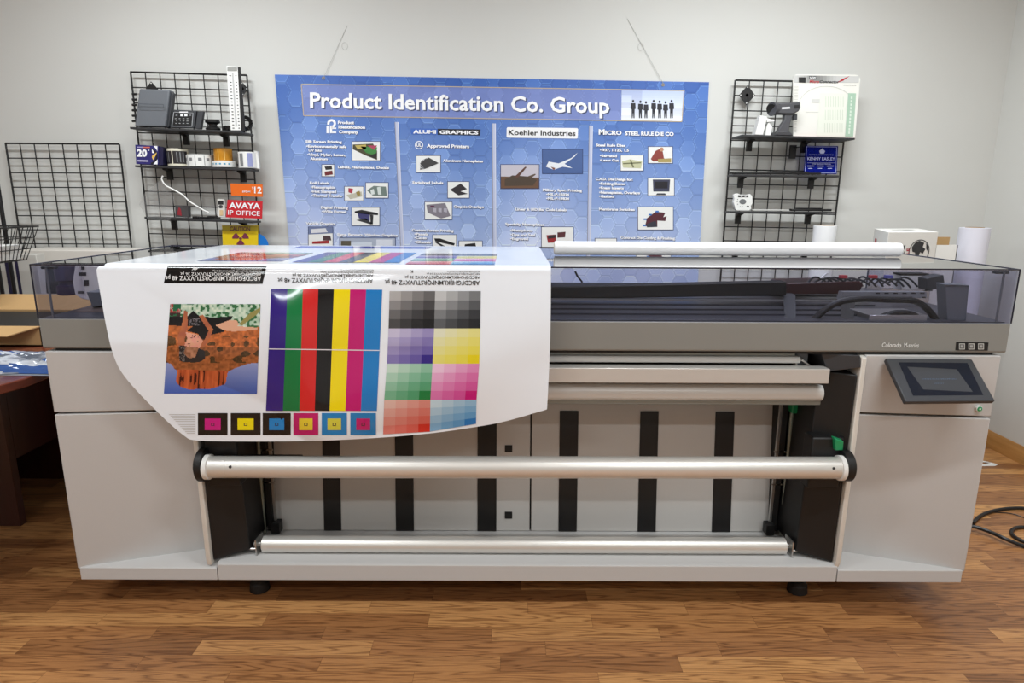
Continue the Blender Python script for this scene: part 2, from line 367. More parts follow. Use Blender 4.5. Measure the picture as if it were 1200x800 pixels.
# --- take-up core
a = MB(); r = .0335
a.lathe((0, -.03, .509), [(r-.004, -.962), (r, -.96), (r, -.905), (r-.0006, -.9045), (r-.0006, -.9035), (r, -.903), (r, .965), (r-.004, .967)], 48, 0)
co = a.build('take_up_core', tube, prn); 
for v in co.data.vertices: v.co.z += .0026*(v.co.x/.96)+.0026
for x, z in ((-.885, .524), (.93, .527)): a = MB(); a.lathe((x, -.03-.0325, z-.002), [(.0045, 0), (.0045, .003)], 14, 1); a.build('core_rivet', dgrey, prn)

# --- lower roller
a = MB(); r = .027; LY = at(620, 638, Z=.192)[1]; a.lathe((0, LY, .192), [(r-.005, -.862), (r, -.859), (r, .868), (r-.005, .871)], 40, 0); a.build('lower_roller', tube, prn)
# --- rails under the band
a = MB().box((-.87, .045, .846), (.826, .12, .868)); a.mi = 1
for k in range(44): a.box((-.84+k*.0385, .0445, .862), (-.84+k*.0385+.004, .0449, .864))
a.build('perforated_rail', [mat('rail_blue_grey', (176, 188, 190), .35), white], prn)
a = MB(); a.lathe((0, .045, .8365), [(.008, -.87), (.0115, -.868), (.0115, .84), (.008, .842)], 24, 0); a.build('thin_white_roller', coatw, prn)
MB().box((-.9, .11, .775), (.9, .16, .84)).build('dark_platen', mat('dark_platen', (52, 55, 56), .25, .4), prn, bevel=.002)
MB().box((-.915, -.0, .772), (.917, .05, .818)).build('flat_beam', alu, prn, bevel=.002)
MB().box((-.7, .055, .760), (.82, .07, .770)).build('white_lip', coatw, prn)
a = MB(); a.lathe((0, .06, .727), [(.018, -.93), (.0265, -.927), (.0265, .924), (.018, .928)], 32, 0); a.build('tension_roller', mat('roller_coat', (222, 222, 220), .3, .05), prn)
MB().box((-.93, .05, .688), (.926, .10, .703)).build('roller_tray', mat('tray_grey', (138, 140, 134), .4, .3), prn, bevel=.003)
MB().box((.835, .06, .80), (.875, .075, .856)).build('roller_holder', mgrey, prn, bevel=.003)
a = MB(); a.path([(.84, .055, .80), (.835, .05, .825), (.85, .05, .835), (.87, .05, .82), (.885, .055, .812), (.91, .06, .812)], .004, 8); a.build('spring_wire', metal, prn)
# --- levelling feet
for fx in (at(305, 690, Z=0)[0], at(932, 690, Z=0)[0]):
    a = MB(); a.lathe((fx, .11, 0), [(.030, 0), (.0335, .003), (.031, .03), (.02, .042)], 28); f_ = a.build('levelling_foot', matblack, prn)
    a = MB(); a.cyl((fx, .11, .04), (fx, .11, .108), .007, 12); a.build('foot_bolt', metal, f_)
for fx in (-1.15, 1.15, -.85, .88):
    a = MB(); a.lathe((fx, .72, 0), [(.030, 0), (.0335, .003), (.031, .03), (.02, .042)], 20).cyl((fx, .72, .04), (fx, .72, .108), .007, 12); a.build('levelling_foot', matblack, prn)
MB().box((-1.35, .3, .11), (1.35, LD+.2, .16)).build('underframe', matblack, prn)
MB().box((-.98, LD+.05, .16), (.98, LD+.25, ZB-.013)).build('rear_panel', body, prn)
# --- control screen, tilted
TL, TR = at(1038, 419.5, Y=-.012), at(1139, 420.5, Y=-.012); BL, BR = at(1061.5, 470.5, Y=-.125), at(1166.5, 469.5, Y=-.125)
ux = (TR-TL+BR-BL)/2; n_ = np.cross(ux, (BL-TL)); n_ = n_/np.linalg.norm(n_)
if n_[1] > 0: n_ = -n_
scr = MB().slab([BL, BR, TR, TL], -n_*.016).build('control_screen', dgrey, prn, bevel=.003)
def scp(u, v, e): return TL+(TR-TL)*u*(1-v)+((BL-TL)*(1-u)+(BR-TL)*u)*v*1.0 + (n_*e) if 0 else ((TL*(1-u)+TR*u)*(1-v)+(BL*(1-u)+BR*u)*v + n_*e)
a = MB(); a.add([scp(.11, .87, .0006), scp(.90, .87, .0006), scp(.92, .10, .0006), scp(.125, .10, .0006)], [[0, 1, 2, 3]])
a.build('display', mat('display_glass', (28, 33, 44), .12, spec=.3), scr)
a = MB(); a.ink((96, 120, 150))
for k in range(22):
    u = .30+k*.018; h = .008+.006*random.random(); a.add([scp(u, .50, .0010), scp(u+.011, .50, .0010), scp(u+.011, .50-h, .0010), scp(u, .50-h, .0010)], [[0, 1, 2, 3]])
for k in range(6):
    u = .42+k*.018; a.add([scp(u, .60, .0010), scp(u+.011, .60, .0010), scp(u+.011, .592, .0010), scp(u, .592, .0010)], [[0, 1, 2, 3]])
a.build('display_text', decal, scr)
c_ = (TL+TR+BL+BR)/4
MB().hexa([c_+np.array([-.05, .03, -.03]), c_+np.array([.05, .03, -.03]), c_+np.array([.05, .075, -.03]), c_+np.array([-.05, .075, -.03])], [c_+np.array([-.05, .03, .02]), c_+np.array([.05, .03, .02]), c_+np.array([.05, .075, .02]), c_+np.array([-.05, .075, .02])]).build('screen_mount', dgrey, scr)
p = at(1147, 478.5, Y=-.002)
a = MB(); a.lathe((p[0], -.001, p[2]), [(.0095, .004), (.0095, -.004), (.0078, -.005), (.0078, -.004)][:3], 24, 1); bt = a.build('power_button', white, prn)
a = MB(); a.lathe((p[0], -.0072, p[2]), [(.0072, .003), (.0076, 0), (.005, -.0006)], 24, 1); a.build('green_button_face', greenp, bt)
a = MB(); a.lathe((p[0], -.0085, p[2]), [(.003, .001), (.003, 0)], 16, 1); a.build('button_icon', white, bt)
# --- badge and buttons on the band
PF = planeY(-.0005)
a = MB(); ink_text(a, PF, 'Colorado', (1033.2, 406.6), (22.6, .3), (1.0, -5.4), (240, 240, 238), .012); ink_text(a, PF, 'M-series', (1058.8, 406.9), (17.6, .2), (1.0, -5.4), (240, 240, 238), .006)
a.build('model_name_lettering', decal, prn)
bp_ = MB().prism([(lambda p: (p[0], p[2]))(at(x, y, Y=0)) for x, y in ((1119.5, 410), (1157, 410.5), (1158, 401), (1120.5, 400.5))], 1, -.002, .001).build('button_plate', matblack, prn)
for x in (1127.2, 1138.2, 1149.5):
    a = MB(); PP = planeY(-.003); ink_quad(a, PP, rect(x-3.3, 402.4, x+3.6, 409.3), (205, 205, 200), 0); ink_quad(a, PP, rect(x-2.6, 403.2, x+2.9, 408.5), (90, 90, 88), .0003); ink_quad(a, PP, rect(x-1.6, 404.4, x+1.9, 407.4), (170, 170, 168), .0006)
    a.build('icon_square', decal, bp_)
# --- smoked lid (thin acrylic box)
T = .005
lid = MB()
for q in (((-W2, 0, ZL), (W2, T, ZT-T)), ((-W2, T, ZL), (-W2+T, LD, ZT-T)), ((W2-T, T, ZL), (W2, LD, ZT-T))): lid.box(*q)
lid = lid.build('lid', lid_glass, prn, smooth=False)
MB().box((-W2, 0, ZT-T), (W2, LD, ZT)).build('lid_top_sheet', lid_top, lid, smooth=False)
e_ = MB(); ew = .0022
for x in (-W2, W2):
    e_.cyl((x, 0, ZT), (x, LD, ZT), ew, 8).cyl((x, 0, ZL), (x, 0, ZT), ew, 8).cyl((x, LD, ZL), (x, LD, ZT), ew*1.3, 8)
e_.cyl((-W2, 0, ZT), (W2, 0, ZT), ew, 8).cyl((-W2, LD, ZT), (W2, LD, ZT), ew*1.6, 8)
e_.build('lid_edge', edge, lid)
for s in (-1, 1):
    x = s*(W2-.075)
    MB().box((x-.0025+s*.035, T, ZL+.002), (x+.0025+s*.035, T+.004, ZT-.008)).build('lid_rib', mgrey, lid)
    MB().box((s*(W2-.06), .012, ZT-.014), (s*(W2-.02), .03, ZT-.006)).build('lid_catch', dgrey, lid, bevel=.002)
# --- inside the lid
deck = MB()
deck.box((-1.425, .008, ZL+.0005), (1.425, LD-.01, ZL+.003))
for k in range(7): deck.box((-1.05, .10+k*.075, ZL+.003), (1.17, .10+k*.075+.06, ZL+.008+.003*(k % 3)))
deck.build('ribbed_deck', mat('deck_grey', (66, 67, 73), .35, .2), prn)
zr = at(800, 351.5, Y=.25)[2]; MB().box((-1.1, .25, zr-.003), (1.17, .27, zr+.0015)).build('gantry_rail', metal, prn)
MB().box((-.95, .57, ZL+.012), (1.0, .66, ZL+.034)).build('gantry_beam', matblack, prn, bevel=.004)
p0, p1 = at(560, 338, Y=.28), at(922, 330, Y=.28); q0, q1 = at(560, 352, Y=.28), at(922, 346, Y=.28)
MB().slab([q0, q1, p1, p0], (0, .05, 0)).build('black_cover_beam', matblack, prn, bevel=.004)
# carriage
A5 = lambda x, y, Y=.35: at(x, y, Y=Y)
dred = mat('dark_red_plastic', (58, 26, 30), .3)
a = MB().slab([A5(920, 345), A5(984, 345), A5(1008, 341), A5(1012, 333), A5(1008, 329.5), A5(922, 332)], (0, .14, 0)).build('carriage', dred, prn, bevel=.003)
a = MB(); a.slab([A5(922, 345, .30), A5(932, 345, .30), A5(933, 376, .03), A5(924, 376, .03)], (0, .03, 0)); a.build('carriage_support', dgrey, prn)
a = MB(); a.slab([A5(992, 345, .30), A5(1003, 345, .30), A5(1000, 376, .03), A5(990, 376, .03)], (0, .03, 0)); a.build('carriage_support', matblack, prn)
a = MB(); a.slab([A5(985, 351, .28), A5(1086, 349, .28), A5(1086, 342, .28), A5(988, 342, .28)], (0, .03, 0)); br_ = a.build('slotted_bracket', mat('bracket_grey', (150, 152, 156), .4, .4), prn)
a = MB()
for k in range(6): a.slab([A5(1026+k*10.5, 344.3, .2795), A5(1031+k*10.5, 344.3, .2795), A5(1031+k*10.5, 342.9, .2795), A5(1026+k*10.5, 342.9, .2795)], (0, .001, 0))
for k in (0, 2): a.slab([A5(1065+k*8, 349, .2795), A5(1069+k*8, 349, .2795), A5(1069+k*8, 347.6, .2795), A5(1065+k*8, 347.6, .2795)], (0, .001, 0))
a.build('bracket_slots', matblack, br_)
a = MB()
pts = [A5(952, 376, .06), A5(968, 362, .06), A5(986, 353, .06), A5(1012, 350, .06), A5(1040, 351, .06), A5(1068, 352, .06), A5(1082, 358, .06), A5(1092, 368, .06), A5(1098, 377, .06)]
def smooth_pts(P_, n=6):
    P_ = [np.array(p, float) for p in P_]; out = []
    for i in range(len(P_)-1):
        a_, b_, c_, d_ = P_[max(i-1, 0)], P_[i], P_[i+1], P_[min(i+2, len(P_)-1)]
        for k in range(n):
            t = k/n; out.append(.5*((2*b_)+(-a_+c_)*t+(2*a_-5*b_+4*c_-d_)*t*t+(-a_+3*b_-3*c_+d_)*t**3))
    return out+[P_[-1]]
a.path(smooth_pts(pts), .010, 10); a.path(smooth_pts([A5(1018, 377, .04), A5(1035, 370, .04), A5(1052, 366, .04), A5(1070, 368, .04), A5(1082, 377, .04)]), .008, 10); a.build('cable_chain', black, prn)
MB().slab([A5(1018, 377, .03), A5(1086, 377, .03), A5(1087, 369, .03), A5(1019, 369, .03)], (0, .12, 0)).build('head_tray', metal, prn, bevel=.001)
MB().slab([A5(1110, 376.5, .04), A5(1132, 376.8, .04), A5(1136, 334, .04), A5(1108, 333, .04)], (0, .045, 0)).build('grey_column', mgrey, prn, bevel=.002)
MB().slab([A5(1086, 340, .3), A5(1108, 338, .3), A5(1106, 322, .3), A5(1086, 326, .3)], (0, .05, 0)).build('column_housing', dgrey, prn, bevel=.003)
MB().slab([A5(1056, 340, .4), A5(1084, 340, .4), A5(1085, 323, .4), A5(1056, 323, .4)], (0, .05, 0)).build('head_cover', white, prn, bevel=.001)
MB().slab([A5(1056, 322.6, .399), A5(1089, 322.6, .399), A5(1089, 320.6, .399), A5(1056, 320.6, .399)], (0, .05, 0)).slab([A5(1085, 341, .4), A5(1093, 341, .4), A5(1091, 322, .4), A5(1085, 322, .4)], (0, .05, 0)).build('head_cover_frame', matblack, prn)
a = MB()
for k in range(14):
    x = 945+k*8; pts = smooth_pts([A5(x, 331+random.random()*3, .36), A5(x+8, 324+random.random()*4, .36), A5(x+18, 326+random.random()*4, .36), A5(x+26, 333+random.random()*4, .36)], 4); a.path(pts, .0035, 6)
a.build('ink_tubes', dgrey, prn)
for (x, c, nm) in ((985, (190, 60, 70), 'red_connector'), (1020, (200, 60, 90), 'red_connector'), (1038, (90, 90, 170), 'blue_connector')):
    MB().box(A5(x, 326, .345), A5(x+6, 322, .36)).build(nm, mat(nm, c, .4), prn)
a = MB(); a.slab([A5(962, 326, .34), A5(965, 326, .34), A5(972, 320, .34), A5(969, 320, .34)], (0, .01, 0)); a.build('white_tie', white, prn)
# left end inside the lid
a = MB(); a.slab([A5(96, 350, .22), A5(107, 352, .22), A5(117, 345, .22), A5(121, 330, .22), A5(118, 312, .22), A5(88, 311, .22), A5(85, 330, .22), A5(88, 345, .22)], (0, .05, 0)); lp = a.build('white_end_plate', white, prn, bevel=.002)
a = MB(); PP = planeY(.219)
for (x0, y0, x1, y1) in ((98, 328, 104, 335), (92, 319, 101, 323), (91, 341, 99, 344), (95, 312, 99, 316)): ink_quad(a, PP, rect(x0, y0, x1, y1), (60, 60, 66), 0)
a.build('stickers', decal, lp)
a = MB(); a.lathe((A5(79, 330, .3)[0], .3, A5(79, 345, .3)[2]), [(.028, 0), (.034, .004), (.034, .03), (.026, .034), (.026, .045), (.034, .05), (.034, .09), (.03, .11)], 28); a.build('purple_motor', mat('purple_plastic', (60, 50, 78), .35), prn)
MB().slab([A5(54, 344, .35), A5(78, 344, .35), A5(78, 314, .35), A5(52, 314, .35)], (0, .06, 0)).build('motor_housing', dgrey, prn, bevel=.003)
MB().slab([A5(108, 360, .15), A5(122, 358, .15), A5(119, 342, .15), A5(101, 342, .15)], (0, .06, 0)).build('grey_corner_block', mgrey, prn, bevel=.002)
MB().slab([(-1.40, .1, ZL+.001), (-1.05, .1, ZL+.001), (-1.05, .5, ZL+.03), (-1.40, .5, ZL+.03)], (0, 0, .004)).build('end_tray', mat('tray_brown', (92, 78, 72), .35), prn)
a = MB(); a.path([at(674, 318, Y=.74), at(677, 324, Y=.74), at(682, 330, Y=.74), at(681, 337, Y=.74)], .004, 8); a.build('cable_stub', matblack, prn)

# ================================================================== GLOSSY PRINT over the lid
ZC = ZT+.006
def prof(z, X):
    d = ZC-z; R_ = .022
    if d < R_: return -R_-.004+R_*(1-math.sqrt(max(0, 1-(1-d/R_)**2)))
    e = d-R_; b = .055*(1-math.exp(-e/.16))
    b += .010*math.exp(-((X+.72-.25*e)/.07)**2)*min(1, e/.12) - .008*math.exp(-((X+.25+.3*e)/.09)**2)*min(1, e/.1)
    b += .006*math.sin((X*9+e*14))*min(1, e/.25)
    b -= .020*max(0, (e-.30)/.2)**2
    lf = -1.17+.30*max(0, e/.45)**1.8          # the left margin curls back
    q = max(0, min(1, (lf+.30-X)/.34)); b -= .052*q*q*min(1, e/.2)
    b = max(b, .034*min(1, e/.2)); return -R_-.004-b
def surf(px, py, e=0):
    Y = -.05; o = OO
    for _ in range(6):
        p = at(px, py, Y=Y); Y = prof(p[2], p[0])
    p = at(px, py, Y=Y); v = o-p; v /= np.linalg.norm(v); return p+v*e
sheet = MB(); sheet.ink((238, 243, 250))
Lc = [(113.5, 311), (113.2, 318), (116, 335), (120, 358), (125, 385), (131, 410), (140, 432), (156, 453), (180, 478), (203, 500), (218, 512)]
Bc = [(218, 512), (224, 515), (240, 516.5), (280, 517), (330, 517), (380, 516), (440, 513), (500, 508), (545, 502), (590, 494), (641, 479.5)]
def spl(C, t):
    C = np.array(C, float); n = len(C)-1; s_ = min(max(t*n, 0), n-1e-6); i = int(s_); f = s_-i
    a_, b_, c_, d_ = C[max(i-1, 0)], C[i], C[i+1], C[min(i+2, n)]
    return .5*((2*b_)+(-a_+c_)*f+(2*a_-5*b_+4*c_-d_)*f*f+(-a_+3*b_-3*c_+d_)*f**3)
NU, NV = 120, 70; rows = []
T0, T1 = np.array((113.5, 311.)), np.array((645.5, 312.5)); B0, B1 = np.array(Bc[0], float), np.array(Bc[-1], float)
for j in range(NV+1):
    v = j/NV; Lp = spl(Lc, v); Rp = T1*(1-v)+B1*v+np.array((1.5*math.sin(v*3.14), 0)); row = []
    for i in range(NU+1):
        u = i/NU; Tp = T0*(1-u)+T1*u; Bp = spl(Bc, u)
        p = (1-v)*Tp+v*Bp+(1-u)*Lp+u*Rp-((1-u)*(1-v)*T0+u*(1-v)*T1+(1-u)*v*B0+u*v*B1); row.append(surf(*p))
    rows.append(row)
# fold and top part, back over the lid
topr = []
ztop = [r_ for r_ in rows[0]]
for k, (yy, zz) in enumerate([(LD-.03, ZC), (.7, ZC), (.6, ZC+.001), (.5, ZC+.001), (.4, ZC), (.3, ZC), (.2, ZC+.001), (.12, ZC+.001), (.06, ZC), (.03, ZC), (.01, ZC), (0.0, ZC-.0002)]):
    row = []
    for i in range(NU+1):
        p = rows[0][i]; dz = p[2]; xl = p[0]; rr_ = 0 if i > 3 else (3-i)*.004
        row.append(np.array((xl-.012*(1-i/NU)*max(0, yy)*0+0.0, yy, zz-rr_*0)))
    topr.append(row)
# quarter turn between the lid plane and the first hanging row
for k in range(1, 6):
    row = []
    for i in range(NU+1):
        p = rows[0][i]; th = k/6; z1, y1 = p[2], p[1]; t_ = th*math.pi/2
        row.append(np.array((p[0], -(abs(y1))*math.sin(t_), z1+(ZC-z1)*math.cos(t_))))
    topr.append(row)
for j, row in enumerate(topr+rows):
    k = j-len(topr); t = 0 if k < 0 else min(1, k/7); dx = .022*(1-math.sqrt(max(0, 1-(1-t)**2)))
    for i in range(14): row[i] = row[i]+np.array((dx*(1-i/14)**2, 0, 0))
allr = topr+rows; vs = [p for r_ in allr for p in r_]; n1 = NU+1
sheet.add(vs, [[j*n1+i, (j+1)*n1+i, (j+1)*n1+i+1, j*n1+i+1] for j in range(len(allr)-1) for i in range(NU)])
sheet.v = sheet.v
pink = (0, 0, 0)
def S(px, py, e=0): return surf(px, py, e)
E1, E2, E3 = .0012, .0018, .0024
# black caption block
ink_quad(sheet, S, [(196.5, 311.5), (312.3, 312), (307.5, 332.5), (191.9, 331.6)], (20, 20, 22), E1, 24, 6)
ALPH48, ALPH = 'ABCDFGHIJKLMNPQRSTUVXYZ 48 pt', 'ABCDEFGHIJKLMNOPQRSTUVXYZ 36 pt'
def cap_block(xr, y48, y36, y24, l48, l36, l24, rgb):
    ink_text(sheet, S, ALPH48, (xr, y48), (l48-xr, -.6), (.2, 5.2), rgb, .01, E2)
    ink_text(sheet, S, ALPH, (xr+.4, y36), (l36-xr, -.4), (.2, 3.4), rgb, .005, E2)
    ink_text(sheet, S, ALPH.replace('36', '24'), (xr+.8, y24), (l24-xr, -.3), (.1, 2.0), rgb, 0, E2)
    ink_text(sheet, S, ALPH.replace('36', '16'), (xr+1, y24-2.2), ((l24-xr)*.62, -.2), (.1, 1.3), rgb, 0, E2)
cap_block(306, 323.8, 319.6, 316.7, 194, 211, 248, (235, 235, 235))
cap_block(437, 326.4, 321.2, 318, 325.5, 342, 374.5, (50, 50, 52))
cap_block(562, 328.8, 323.4, 320, 451, 474, 499, (50, 50, 52))
ink_text(sheet, S, '4K', (232, 313.2), (-8, 0), (0, 3.2), (235, 235, 235), .01, E2)
ink_text(sheet, S, 'K', (484, 316.6), (-3, 0), (0, 3.0), (50, 50, 52), .01, E2)
# upside-down desert photograph
def hsh(a, b): return (math.sin(a*127.1+b*311.7)*43758.5453) % 1
def vn(x, y):
    xi, yi = math.floor(x), math.floor(y); fx, fy = x-xi, y-yi; fx = fx*fx*(3-2*fx); fy = fy*fy*(3-2*fy)
    return (hsh(xi, yi)*(1-fx)+hsh(xi+1, yi)*fx)*(1-fy)+(hsh(xi, yi+1)*(1-fx)+hsh(xi+1, yi+1)*fx)*fy
def inpoly(x, y, P_):
    c = False; j = len(P_)-1
    for i in range(len(P_)):
        if (P_[i][1] > y) != (P_[j][1] > y) and x < (P_[j][0]-P_[i][0])*(y-P_[i][1])/(P_[j][1]-P_[i][1])+P_[i][0]: c = not c
        j = i
    return c
Kp = lambda *a: [((x-60)/700, (y-70)/672) for x, y in a]
dress = Kp((60, 165), (200, 165), (240, 120), (300, 165), (420, 170), (550, 160), (540, 185), (420, 230), (500, 275), (395, 300), (350, 350), (310, 320), (290, 295), (200, 270), (250, 235), (60, 232))
armL = Kp((170, 120), (200, 125), (205, 250), (190, 340), (195, 385), (145, 385), (135, 320), (160, 240))
armR = Kp((290, 160), (320, 150), (405, 260), (385, 320), (340, 395), (310, 385), (345, 330), (370, 270), (310, 190))
chest = Kp((195, 280), (290, 300), (330, 345), (310, 400), (210, 390), (190, 380), (210, 330))
face = Kp((205, 390), (300, 400), (300, 450), (270, 480), (215, 470), (190, 430))
hat = Kp((150, 380), (205, 385), (190, 440), (230, 478), (280, 470), (300, 400), (350, 420), (355, 480), (310, 508), (200, 508), (160, 495))
legs = Kp((420, 225), (500, 190), (580, 190), (600, 220), (590, 235), (745, 245), (745, 262), (560, 275), (480, 265), (430, 240))
mesa = Kp((150, 560), (145, 650), (180, 690), (240, 710), (400, 708), (460, 690), (520, 668), (535, 570))
slope = Kp((40, 500), (100, 520), (130, 560), (160, 575), (540, 575), (600, 545), (690, 515), (760, 510))
branch = Kp((600, 220), (690, 130), (770, 90), (770, 120), (700, 175), (625, 230))
def photo(u, v):
    n = vn(u*40, v*40); g = vn(u*14+5, v*18); h = vn(u*90, v*90)
    if inpoly(u, v, hat): return (48, 44, 44) if not (u < .2 and h > .6) else (120, 112, 108)
    if inpoly(u, v, face): return (196-int(60*n), 140-int(50*n), 110-int(45*n))
    if inpoly(u, v, chest): return (226, 170-int(20*n), 138) if h < .8 else (60, 45, 40)
    if inpoly(u, v, armL) or inpoly(u, v, armR): return (190-int(25*g), 112-int(20*g), 70)
    if inpoly(u, v, dress): return (26, 24, 26) if not (abs(u-.28) < .06 and abs(v-.2) < .04 and h > .6) else (110, 105, 110)
    if inpoly(u, v, legs): return (222, 168, 138)
    if inpoly(u, v, branch): return (150, 142, 84)
    sl = .645+.05*math.sin(u*3.1)+.012*n
    if v < .19+.05*u+.06*g and (u > .12):
        return (int(120+110*n), int(165+70*n), int(140+75*n)) if n > .35 else (58, 110, 70)
    if v < .16: return (40, 105, 70) if n > .5 else (60, 48, 44) if v > .1 else (170, 60, 60) if h > .5 else (190, 150, 140)
    if inpoly(u, v, mesa):
        s_ = vn(u*60, v*6); return (150+int(70*s_), 62+int(50*s_), 34+int(30*s_)) if s_ > .25 else (70, 30, 22)
    if inpoly(u, v, [(0, 0), (1, 0)]+slope[::-1]) or v < .655:
        if v < .655 or inpoly(u, v, [(0, .6), (1, .6)]+slope[::-1]):
            base = np.array((212, 118, 64))*(1-.34*n+.12*h)
            if g > .62 and .35 < v < .66: base = np.array((112, 78, 46))*(1-.3*h)
            if v > .48: base = base*np.array((.82, .86, .9))
            return tuple(base)
    t = (v-.65)/.35; return (int(150-82*t), int(160-62*t), int(205-22*t))
ink_quad(sheet, S, [(199.4, 356), (305.3, 356.2), (301, 461.4), (192, 461)], None, E1, 140, 134, photo)
# seven colour bars
BT = [317.8, 336.9, 355, 373, 391.3, 410.3, 429, 448]; BB = [311.5, 331.6, 351, 368.8, 386.3, 404.7, 422.8, 441.6]
BC = [(52, 34, 128), (18, 122, 66), (214, 42, 42), (26, 26, 28), (246, 222, 16), (198, 26, 114), (30, 126, 200)]
for k in range(7):
    yt0, yt1 = 338.3+k*.15, 338.3+(k+1)*.15
    ink_quad(sheet, S, [(BT[k], yt0), (BT[k+1], yt1), (BB[k+1], 481.4), (BB[k], 481.2)], BC[k], E1, 5, 36)
ink_quad(sheet, S, [(315, 408.2), (444.8, 410.0), (444.8, 411.0), (315, 409.2)], (232, 230, 236), E2, 30, 1)
# tint patches
YS = [341, 384.7, 426, 468.4, 508.8]; XLs = [456.6, 455.4, 453.6, 450.3, 449]; XMs = [510, 508.8, 506.9, 504.4, 503.8]; XRs = [563.4, 562.8, 561.6, 558.4, 557.8]
tint = {(0, 0): ((176, 174, 174), (14, 14, 18)), (0, 1): ((196, 198, 200), (30, 32, 36)), (1, 0): ((206, 200, 222), (48, 30, 130)), (1, 1): ((224, 224, 206), (232, 212, 10)),
        (2, 0): ((208, 226, 214), (14, 126, 66)), (2, 1): ((240, 208, 230), (200, 20, 122)), (3, 0): ((228, 196, 186), (206, 44, 34)), (3, 1): ((206, 226, 236), (36, 120, 190))}
for (r_, c), (ca, cb) in tint.items():
    L0, L1 = (XLs, XMs) if c == 0 else (XMs, XRs); yb = YS[r_+1]; ybl, ybr = (yb, yb)
    if r_ == 3: ybl, ybr = (508.8, 505.6) if c == 0 else (505.6, 496.5)
    q = [(L0[r_], YS[r_]), (L1[r_], YS[r_]), (L1[r_+1], ybr), (L0[r_+1], ybl)]
    def fn(u, v, ca=ca, cb=cb):
        i, j = int(u*4), int(v*4); g_ = ca[0]-cb[0] > 150 and abs(cb[0]-cb[1]) < 5; t = (.24*j+.15*i)*(1-.04*j) if g_ else .05+.14*j+.10*i; t = min(.98, t) if (i, j) != (3, 3) else 1
        return tuple(a_*(1-t)+b_*t for a_, b_ in zip(ca, cb))
    ink_quad(sheet, S, q, None, E1, 12, 12, fn)
# six target squares
for (x0, x1, oc, ic) in ((231.9, 266.6, (22, 20, 22), (205, 30, 130)), (270.3, 305.3, (22, 20, 22), (240, 222, 20)), (307.8, 340.6, (22, 20, 22), (30, 130, 200)), (343.8, 373, (200, 30, 110), (240, 215, 60)), (377, 406.5, (30, 130, 196), (215, 208, 70)), (410.6, 440.6, (30, 130, 196), (196, 26, 110))):
    ink_quad(sheet, S, rect(x0, 483.8, x1, 509.6), oc, E1, 8, 6); cx = (x0+x1)/2; w_ = (x1-x0)*.27
    ink_quad(sheet, S, rect(cx-w_, 490.2, cx+w_, 503.8), ic, E2, 5, 4); ink_quad(sheet, S, rect(cx-2, 495.4, cx+2, 498.8), (60, 50, 60), E3); ink_quad(sheet, S, rect(cx-1.2, 496.1, cx+1.2, 498.1), ic, E3+.0004)
for k in range(12):
    xa = 198+k*1.9; ink_quad(sheet, S, rect(xa, 485.2+k*2, 229, 485.8+k*2), (196, 194, 194), E1, 6, 1)
# the next copy of the artwork, lying on the lid
def Tp_(x, y, e=0): return np.array((x, y, ZC+.0006+e))
def world_quad(x0, x1, y0, y1, rgb, nu=1, nv=1, fn=None, e=.0005):
    ink_quad(sheet, Tp_, [(x0, y1), (x1, y1), (x1, y0), (x0, y0)], rgb, e, nu, nv, fn)
xb = np.linspace(-.695, -.378, 8)
for k in range(7): world_quad(xb[k], xb[k+1], .045, .42, BC[k])
world_quad(-.99, -.735, .075, .40, None, 60, 60, photo)
for c in (0, 1):
    for r_ in range(4):
        x0 = -.352+c*.13; ca, cb = tint[(r_, c)]
        def fn(u, v, ca=ca, cb=cb):
            t = min(1, .25*int(v*4)+.1*int(u*4)); return tuple(a_*(1-t)+b_*t for a_, b_ in zip(ca, cb))
        y1 = .40-r_*.1; world_quad(x0, x0+.13, y1-.1, y1, None, 4, 4, fn)
world_quad(-.88, -.36, .60, .72, (44, 62, 170))
so = sheet.build('printed_vinyl_sheet', gloss_print, ang=60)
tag(so, 'glossy white test print with colour bars draped over the left of the printer lid', 'print')

# ================================================================== ROLL on the lid
rollr = .0238; cy0, cy1 = .36, .40
rv = thing('vinyl_roll', 'long white roll of vinyl lying on top of the smoked lid', 'roll', (.74, .4, ZT+.0025))
a = MB(); X0, X1 = .108, 1.37-.038
a.lathe((0, .42, ZT+.0025+rollr), [(.019, X0), (rollr, X0+.001), (rollr, X1-.004), (rollr-.004, X1), (.019, X1)], 40, 0); a.build('rolled_film', film, rv)
a = MB(); a.lathe((0, .42, ZT+.0025+rollr), [(.017, X0-.001), (.0185, X0-.001), (.0185, X1+.001), (.017, X1+.001)], 30, 0); a.build('core', mat('core_brown', (200, 190, 175), .7), rv)

